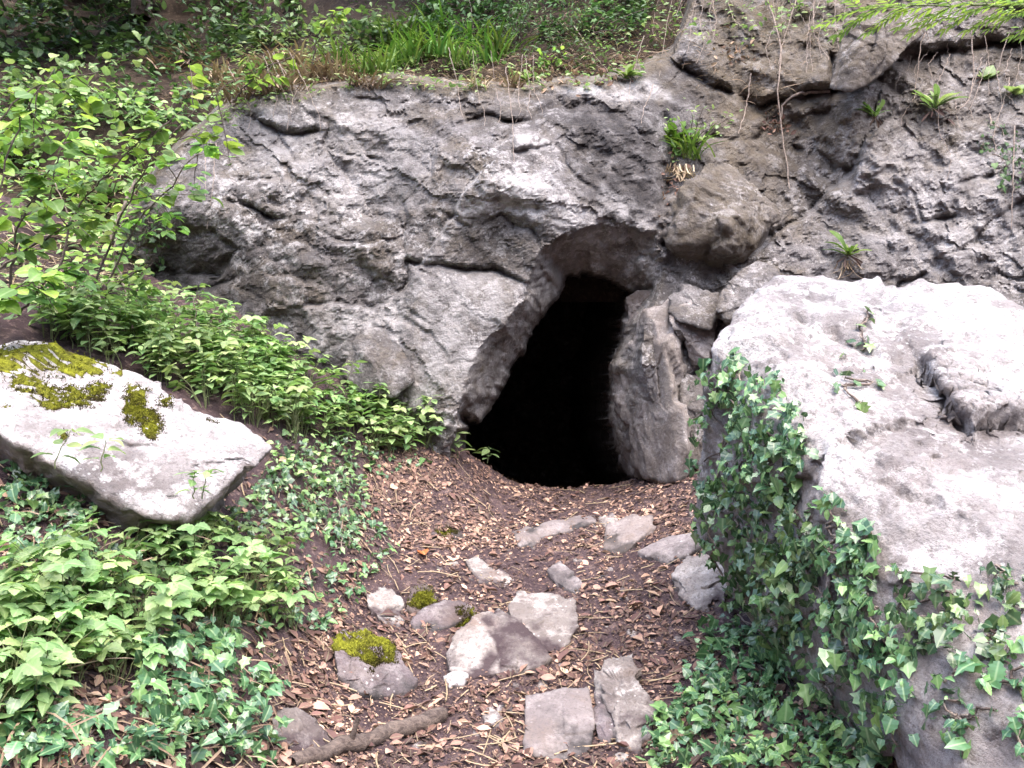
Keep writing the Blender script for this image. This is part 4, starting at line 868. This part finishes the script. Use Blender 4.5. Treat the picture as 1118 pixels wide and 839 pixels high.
bush('loose clump of small leaves just right of the broad leaved plant above the cave', 755, 142, 34, 110, .045, 'oval', 'herb', name='leafy_plant')
rosette('bright strap leaved plant below the angular block at the upper right', 955, 128, 34, 9, 'long', 'grass', None, 1.2)
rosette('pale fan shaped rosette on the rough rock at the upper right', 1018, 122, 46, 14, 'long', 'herb', None, .8, .8)
rosette('rosette with yellowing leaves just above the huge boulder', 925, 280, 46, 11, 'long', 'grass', None, .9)
rosette('small bright plant on the cliff brink right above the dark stain', 682, 88, 28, 14, 'long', 'grass', [CB, HB], 1.6)
rosette('small dandelion like plant on the brink above the middle of the cliff', 575, 92, 26, 10, 'long', 'grass', [CB, HB], 1.4)
rosette('leafy sprig on the face near the right frame edge, below the overhanging branch', 1075, 85, 26, 6, 'oval', 'herb', None, 1.5)
rosette('leafy sprig at the right frame edge above the cliff ivy', 1108, 105, 26, 6, 'oval', 'herb', None, 1.5)
tuft('grass tuft growing with the broad leaved plant above the cave mouth', 750, 172, 36, 60, 'grass', [CB])
tuft('withered grass hanging under the broad leaved plant above the cave mouth', 745, 180, 30, 50, 'straw', [CB], name='dry_grass_tuft', hang=True)
tuft('withered grass hanging under the yellowing rosette', 925, 285, 24, 24, 'straw', [CB], name='dry_grass_tuft', hang=True)

# --- hanging roots and straws
def hang(name, label, cat, pl, r0, r1, off, mat='root', trees=None, Y=None, group=None):
    pts = []
    for q in pl:
        if Y: pts.append(W(q[0], q[1], Y))
        else:
            h = cast(q[0], q[1], trees or [CB, HB]); d = nrm(np.array(EYE)-h[0]); pts.append(h[0]+d*off)
    pts = np.array(pts)
    pts[:, 1] = np.minimum(pts[:, 1], np.median(pts[:, 1])+.1)
    P = smooth_line(pts, 20, .004); loc = P[0].copy(); V, Q, A = tube(P-loc, np.linspace(r0, r1, 20), 6, .06)
    o = thing(name, label, cat, tuple(loc), group); link('strand', mesh('strand', V, Q, M[mat], True, {'lf': A}), o); return o
for pl, r, lab in [([(822,-5),(838,20),(855,52),(848,100),(853,140),(862,206)],.009,'longest pale root hanging down the cliff beside the wedged block'),([(880,-5),(888,35),(905,66)],.006,'short root hanging left of the angular block at the top'),
  ([(868,-5),(858,35),(850,70)],.006,'straight root at the top, left of the short one'),([(905,100),(870,102),(855,112),(853,128)],.016,'thick bent root coming out from under the angular block'),([(820,80),(815,118),(806,146)],.006,'thin root beside the tuft of red dead leaves'),
  ([(1012,15),(1006,45),(1000,90)],.007,'root hanging over the right side of the angular block'),([(1058,35),(1064,80),(1058,110),(1046,122)],.006,'curved root below the leafy branch at the upper right'),([(1080,125),(1088,165)],.006,'short stiff root beside the cliff ivy on the right'),
  ([(1103,140),(1106,190),(1104,250)],.006,'rightmost root, hanging through the cliff ivy'),([(792,-5),(800,22),(818,36)],.006,'root curling at the top edge above the red dead leaves'),([(775,-5),(782,25),(778,45)],.005,'fine root at the top edge, leftmost of the hanging roots'),
  ([(895,-5),(884,30),(880,80)],.004,'fine straight root between the short root and the angular block'),([(712,95),(703,120),(700,135)],.004,'fine root on the brink right of the small bright plant'),([(1030,25),(1036,60)],.005,'small root under the tip of the leafy branch')]:
    hang('hanging_root', lab, 'root', pl, r, r*.45, .05)
for pl, lab in [([(240,160),(232,210),(226,250)],'long pale straw leaning on the left end of the cliff'),([(226,165),(224,215)],'short pale straw beside the long leaning one'),([(553,95),(560,140),(561,178)],'single dry stalk hanging down the cliff left of the dark stain'),
  ([(625,38),(650,62),(665,80)],'bent dry stalk on the brink above the dark stain'),([(512,0),(518,40)],'dry stalk standing in the dark bush at the top'),([(212,325),(214,350),(218,430)],'dry reddish stalk standing in the herb band before the cliff'),([(60,200),(75,235),(100,260)],'dry stalk among the left shrub shoots')]:
    hang('dry_stalk', lab, 'stalk', pl, .004, .002, .06, 'root', Y=5.6 if 'herb band' in lab else (5.0 if 'left shrub' in lab else None))
hang('bare_stem', 'pale crooked bare stem in front of the left end of the cliff', 'stem', [(120,262),(128,240),(140,215),(150,190)], .013, .008, 0, 'root', Y=5.5)

for i in range(46):
    x = RNG.choice([RNG.uniform(700, 920), RNG.uniform(980, 1118), RNG.uniform(240, 700)], p=[.5, .28, .22]); y = -8 if x > 700 else float(vtop(x))-14
    if x > 980: y = RNG.uniform(30, 110)
    l = RNG.uniform(25, 95) if x > 700 else RNG.uniform(18, 60); dx = RNG.normal()*10
    hang('hanging_root', 'fine pale rootlet among those draping over the rock at the top of the cliff', 'root', [(x, y), (x+dx*.4+RNG.normal()*4, y+l*.4), (x+dx+RNG.normal()*4, y+l*.75), (x+dx*1.2, y+l)], RNG.uniform(.002, .0045), .0015, RNG.uniform(.03, .09), group='fine rootlets draping over the cliff top')
# --- leafy branch reaching in at the upper right corner
P = smooth_line([W(1240,20,3.2), W(1130,6,3.3), W(1040,4,3.45), W(940,10,3.6)], 24, .003); loc = P[0].copy(); P -= loc; st = Bag(); lf = Bag(); st.add(*tube(P, np.linspace(.008, .002, 24), 6))
ps = []; al = []; nn = []; sz = []
for k in range(3, 24):
    for sgn in (-1, 1):
        d = nrm(np.array([-.75, sgn*.7, RNG.uniform(-.35, .15)])); e = P[k]+d*.16
        t = smooth_line([P[k], P[k]+d*.08, e+[0, 0, -.02]], 7); st.add(*tube(t, np.linspace(.002, .001, 7), 4))
        for j in range(1, 7):
            for s2 in (-1, 1):
                dd = nrm(d+s2*.9*np.cross(d, [0, 0, 1.])+[0, 0, -.1]); ps.append(t[j]); al.append(dd); nn.append(np.array([0, 0, 1.])+RNG.normal(size=3)*.2); sz.append(RNG.uniform(.04, .06))
        ps.append(t[-1]); al.append(d); nn.append([0, 0, 1.]); sz.append(.055)
leaves(lf, 'narrow', ps, al, nn, np.array(sz), RNG.uniform(.2, 1, len(ps)))
plant('leafy_branch', 'feathery leafy branch reaching in across the upper right corner', 'branch', loc, st, lf, 'hazel', 'stem')

# ================================================================ ivy
def ivy(label, poly, n, size, trees, out=(.008, .05), leafm='ivy', vines=6, group=None, face=.6, old=1., clump=0):
    P = in_poly(poly, n)
    if clump:
        q = fbm(np.c_[P/np.array([26., 80.])@np.array([[.94, .34], [-.34, .94]]), 0*P[:, 0]], 1, 3, seed=int(P[0, 0]))+RNG.normal(size=n)*.12; P = P[q > -clump]
    hs = [cast(x, y, trees) for x, y in P]; hs = [h for h in hs if h]; pos = np.array([h[0] for h in hs]); N = np.array([h[1] for h in hs])
    loc = pos.mean(0); vs = []; lf = Bag(); m = len(pos)
    tan = np.array([0, 0, -1.])-N*(N@np.array([0, 0, -1.]))[:, None]; tan = nrm(tan+RNG.normal(size=(m, 3))*.55)
    nn = N*face+np.array([0, -.25, .55])+RNG.normal(size=(m, 3))*.42
    kind = RNG.choice(3, m, p=[.42, .40, .18]); lift = pos+N*RNG.uniform(*out, m)[:, None]-loc; sz = size*RNG.uniform(.35, 1., m)*RNG.choice([.7, 1, 1.3], m); tone = np.clip(RNG.rand(m)**1.4*old, 0, 1); wd = RNG.uniform(.65, 1.05, m)
    for t_, kn in enumerate(('ivy', 'ivyb', 'tooth')):
        s_ = kind == t_
        if s_.any(): leaves(lf, kn, lift[s_], tan[s_], nn[s_], sz[s_], tone[s_], wd[s_])
    order = np.argsort(pos[:, 2]+RNG.normal(size=m)*.05)
    for k in range(vines):
        s = pos[RNG.randint(m)]; d = np.linalg.norm(pos-s, axis=1); idx = np.argsort(d)[:max(8, m//10)]; idx = idx[np.argsort(pos[idx, 2])][::max(1, len(idx)//7)]
        if len(idx) > 2: vs.append(tube(smooth_line(pos[idx]+N[idx]*.012-loc, 16, .004), .0038, 5, .1))
    # leaf stalks
    for k in RNG.choice(m, min(m, 60), False):
        a = pos[k]-loc; b = a+N[k]*.03; lf.add(*tube(np.array([a, (a+b)/2+[0, 0, -.004], b]), .0012, 4))
    o = plant('ivy_plant', label, 'ivy', loc, None, lf, leafm, 'bark', group)
    for V, Q, A in vs: link('vine_stem', mesh('vine_stem', V, Q, M['root' if RNG.rand() < .5 else 'bark'], True, {'lf': A}), o)
    return o
TB = [RBT, GB]
ivy('dense ivy over the upper left face of the huge boulder', [(764,384),(800,388),(852,412),(878,455),(884,500),(868,545),(800,560),(765,545),(756,470)], 900, .052, TB, (.01, .07), clump=.25, vines=10)
ivy('dense ivy curtain midway down the left face of the huge boulder', [(762,545),(870,535),(900,600),(895,680),(840,705),(800,700),(778,640)], 850, .055, TB, (.01, .08), clump=.25, vines=10)
ivy('sparse ivy strands over the bare shaded face below the huge boulder edge', [(895,520),(950,575),(1000,630),(960,690),(905,690),(890,620)], 260, .052, TB, clump=.15, vines=9)
ivy('ivy hanging under the right half of the huge boulder edge', [(975,612),(1060,628),(1130,610),(1130,700),(1060,720),(985,700)], 250, .055, TB, (.01, .07), clump=.2, vines=8)
ivy('ivy low on the right side of the huge boulder, over its foot', [(960,690),(1060,715),(1130,700),(1130,830),(1040,830),(960,770)], 190, .058, TB, clump=.1, vines=7)
ivy('loose ivy either side of the thick bare stem on the shaded boulder face', [(860,590),(960,640),(1010,720),(960,760),(880,730),(840,660)], 260, .05, TB, (.01, .07), clump=.2, vines=8)
ivy('pale leaved ivy at the boulder foot above the dark hollow', [(772,690),(850,690),(880,730),(840,765),(775,770),(750,740)], 345, .058, TB, (.01, .10), clump=.5, old=.7)
ivy('bright ground ivy spreading at the bottom right of the path', [(708,800),(760,755),(850,760),(900,800),(960,810),(975,850),(700,850)], 630, .058, TB, (.01, .12), clump=.9, old=1.2)
ivy('ivy growing into the dark hollow beneath the huge boulder', [(860,730),(960,750),(1000,800),(960,840),(900,810)], 120, .06, TB, (.01, .08), clump=.2)
ivy('thin ivy sprig climbing the bright top face of the huge boulder', [(905,380),(925,372),(965,420),(965,445),(930,450),(900,420)], 14, .075, [RBT], (.01, .03), vines=2, old=1.3)
ivy('few ivy leaves and buds at the crest of the bright boulder face', [(930,335),(960,330),(960,395),(935,380)], 7, .06, [RBT], (.01, .03), vines=2, old=1.3)
LBb = [LBT, GB]
ivy('ivy beneath the left boulder at the left frame edge', [(0,505),(60,535),(110,562),(80,605),(0,610)], 285, .055, LBb, (.01, .10), clump=.8)
ivy('ivy around the lower right end of the left boulder', [(215,580),(280,525),(300,490),(370,485),(400,545),(380,600),(300,585),(240,600)], 750, .05, LBb, (.01, .09), clump=.5)
ivy('ivy along the left edge of the path above the mossy rock', [(330,570),(410,560),(430,600),(400,640),(370,690),(310,690),(320,640)], 315, .05, LBb, (.01, .06), clump=.3)
ivy('glossy dense ivy clump at the bottom, left of the fallen branch', [(150,705),(225,690),(285,740),(296,839),(130,839),(140,770)], 630, .058, LBb, (.01, .14), clump=.9, old=.9)
ivy('ivy in the bottom left corner below the pale herbs', [(0,760),(110,780),(130,839),(0,839)], 225, .06, LBb, (.01, .10), clump=.5)
ivy('dark ivy among the pale herbs on the lower left bank', [(0,600),(150,590),(290,600),(300,700),(150,720),(0,740)], 720, .05, LBb, (.005, .06), clump=.3, old=.8)
ivy('ivy under the herb band at the cliff foot', [(290,470),(420,490),(480,505),(430,520),(330,540)], 180, .05, LBb, clump=.3)
ivy('dark ivy on the cliff near the right frame edge', [(1062,135),(1118,140),(1130,215),(1090,205),(1070,170)], 110, .05, [CB], (.01, .06), leafm='dark', clump=.6)
ivy('dark ivy on the left end of the cliff beside the shrubs', [(140,215),(195,200),(190,260),(165,330),(140,320)], 130, .05, [CB, HB, GB], (.01, .08), leafm='dark', clump=.6)
ivy('ivy sheet running out of the left frame edge below the mossy boulder', [(-330,480),(-10,520),(-10,839),(-330,839)], 420, .055, LBb, (.005, .06), clump=.4, old=.8)
# bare woody stems over the boulder
for pl, r, lab in [([(885,600),(898,620),(905,640),(912,680),(925,705)],.009,'thick bare ivy stem crossing the shaded face of the huge boulder'),([(790,480),(782,530),(778,560)],.005,'thin yellowish ivy stem in the dense ivy of the boulder'),([(1060,720),(1040,738),(1030,745)],.005,'short bare twig sticking out low on the huge boulder')]:
    hang('bare_stem', lab, 'stem', pl, r, r*.7, .015, 'root', [RBT])
for pl, lab in [([(372,540),(374,570),(372,600)],'pale dry stalk upright on the left bank beside the path'),([(100,780),(150,755),(210,735)],'pale dry stalk lying across the lower left bank')]:
    hang('dry_stalk', lab, 'stalk', pl, .006, .004, .05, 'root', [GB])

# ================================================================ leaf litter, twigs
def litter(name, P, smin, smax, label=None, lift=.004, kinds=('dead', 'oval')):
    lf = Bag(); pos = ghit_fast(P); n = len(pos); a = RNG.uniform(0, 6.28, n)
    h = .02; gxn = (gz(pos[:, 0]+h, pos[:, 1])-gz(pos[:, 0]-h, pos[:, 1]))/(2*h); gyn = (gz(pos[:, 0], pos[:, 1]+h)-gz(pos[:, 0], pos[:, 1]-h))/(2*h)
    N = nrm(np.stack([-gxn, -gyn, np.ones(n)], 1)+RNG.normal(size=(n, 3))*.32); al = np.stack([np.cos(a), np.sin(a), gxn*np.cos(a)+gyn*np.sin(a)], 1)+RNG.normal(size=(n, 3))*.15
    k = n//2; sz = RNG.uniform(smin, smax, n)*RNG.choice([.6, 1, 1, 1.5], n); r = np.clip(RNG.rand(n)**1.9*.85+.35*fbm(pos, 2.5, 3, seed=8)+.1, 0, 1); lf_pos = pos+N*RNG.uniform(.002, .016, n)[:, None]
    leaves(lf, kinds[0], lf_pos[:k], al[:k], N[:k], sz[:k], r[:k]); leaves(lf, kinds[1], lf_pos[k:], al[k:], N[k:], sz[k:], r[k:])
    o = link(name, lf.mesh(name, M['litter'])); tag(o, label, None, None, 'stuff'); return o
def ghit_fast(P):
    out = []
    for x, y in P:
        h = cast(x, y, [GB])
        if h: out.append(h[0])
    return np.array(out)
PATH = [(300,860),(290,740),(370,640),(395,560),(420,495),(520,492),(560,512),(620,525),(700,522),(775,505),(785,600),(780,690),(730,760),(690,860)]
q = np.r_[in_poly(PATH, 7500), in_poly([(400,490),(520,490),(600,526),(775,505),(775,600),(390,600)], 5200)]
cl = fbm(np.c_[q/55., 0*q[:, 0]], 1, 3, seed=3)+RNG.normal(size=len(q))*.25; q = q[cl > -.17]
litter('leaf_litter', q, .014, .044)
q = np.r_[in_poly(PATH, 14000), in_poly([(400,490),(520,490),(600,530),(775,505),(775,600),(390,600)], 4000)]; litter('leaf_crumbs', q, .006, .016)
q = in_poly(PATH, 480); litter('leaf_litter', q, .032, .066)
q = np.r_[in_poly([(-350,430),(0,430),(280,470),(420,480),(400,620),(300,860),(-350,860)], 4600), in_poly([(690,860),(760,690),(900,720),(1000,860)], 900)]
litter('bank_leaf_litter', q, .02, .055)
# dead leaves caught on the ledges
def ledge_leaves(label, px, py, sx, sy, n, size, trees, mat='litter'):
    lf = Bag(); hs = [cast(px+RNG.normal()*sx, py+RNG.normal()*sy, trees) for _ in range(n)]; pos = np.array([h[0]+h[1]*RNG.uniform(.005, .03) for h in hs]); N = np.array([h[1] for h in hs])
    loc = pos.mean(0); leaves(lf, 'dead', pos-loc, RNG.normal(size=(n, 3)), N+RNG.normal(size=(n, 3))*.5+[0, 0, .4], size*RNG.uniform(.6, 1.3, n), RNG.uniform(.1, .8, n))
    o = link('dead_leaf_drift', lf.mesh('dead_leaf_drift', M[mat]), None, tuple(loc)); tag(o, label, 'dead leaves', None, 'stuff')
ledge_leaves('drift of brown dead leaves on the brink above the middle of the cliff', 590, 84, 24, 8, 90, .06, [HB, CB])
ledge_leaves('drift of brown dead leaves on the brink above the dark stain', 650, 82, 16, 7, 60, .06, [HB, CB])
ledge_leaves('reddish dead leaves caught on the ledge at the upper right', 800, 58, 12, 8, 40, .05, [CB])
ledge_leaves('tuft of reddish dead leaves caught behind the hanging root', 845, 135, 10, 7, 40, .05, [CB])
ledge_leaves('brown dead leaves under the broad leaved plant above the cave', 735, 195, 8, 18, 50, .045, [CB])
q = in_poly([(180,110),(260,60),(420,60),(420,100),(300,110)], 700)
hs = [cast(x, y, [HB]) for x, y in q]; hs = [h for h in hs if h]; pos = np.array([h[0]+h[1]*RNG.uniform(0, .03) for h in hs]); lf = Bag(); n = len(pos)
leaves(lf, 'dead', pos, RNG.normal(size=(n, 3)), np.array([h[1] for h in hs])+RNG.normal(size=(n, 3))*.4, RNG.uniform(.03, .07, n), RNG.rand(n)**1.4)
tag(link('slope_leaf_litter', lf.mesh('slope_leaf_litter', M['litter'])), kind='stuff')
# twigs
tw = Bag(); q = np.r_[in_poly(PATH, 300), in_poly([(0,500),(280,470),(420,480),(400,620),(300,860),(0,860)], 160)]; pos = ghit_fast(q)
for p in pos:
    a = RNG.uniform(0, 6.28); l = RNG.uniform(.04, .20); e = p[:2]+np.array([math.cos(a), math.sin(a)])*l; m_ = (p[:2]+e)/2+RNG.normal(size=2)*l*.08
    pp = np.array([[x, y, gz(x, y)+.012+RNG.uniform(0, .01)] for x, y in (p[:2], m_, e)]); tw.add(*tube(smooth_line(pp, 5), RNG.uniform(.0012, .0035), 4))
tag(link('twigs', tw.mesh('twigs', M['straw'])), kind='stuff')
# a few leaves that stand out
def big_leaf(label, px, py, size, mat, kind, group=None):
    p = ghit(px, py)[0]; lf = Bag(); a = RNG.uniform(0, 6.28)
    leaves(lf, kind, [[0, 0, .02]], [[math.cos(a), math.sin(a), .15]], [np.array([0, -.25, 1.])+RNG.normal(size=3)*.15], np.array([size]), np.array([RNG.uniform(.6, 1.)]))
    o = link('fallen_leaf', lf.mesh('fallen_leaf', M[mat]), None, tuple(p)); tag(o, label, 'leaf', group)
big_leaf('single bright orange leaf on the upper left of the path', 460, 606, .09, 'orange', 'round')
big_leaf('orange brown leaf in the lower left among the ivy', 80, 830, .06, 'orange', 'oval')
for px, py in [(555,742),(590,744),(620,742),(636,738),(655,565),(700,548),(720,655),(705,640),(690,700),(735,750),(480,652),(600,592),(660,660),(450,625),(430,705),(610,560),(560,545),(520,555),(640,690),(700,760),(520,800),(505,815),(540,750),(420,800),(380,770),(345,740)]:
    big_leaf('large tan dead leaf lying on the path', px, py, RNG.uniform(.06, .09), 'litter', 'dead' if RNG.rand() < .5 else 'oval', 'large tan leaves on the path')
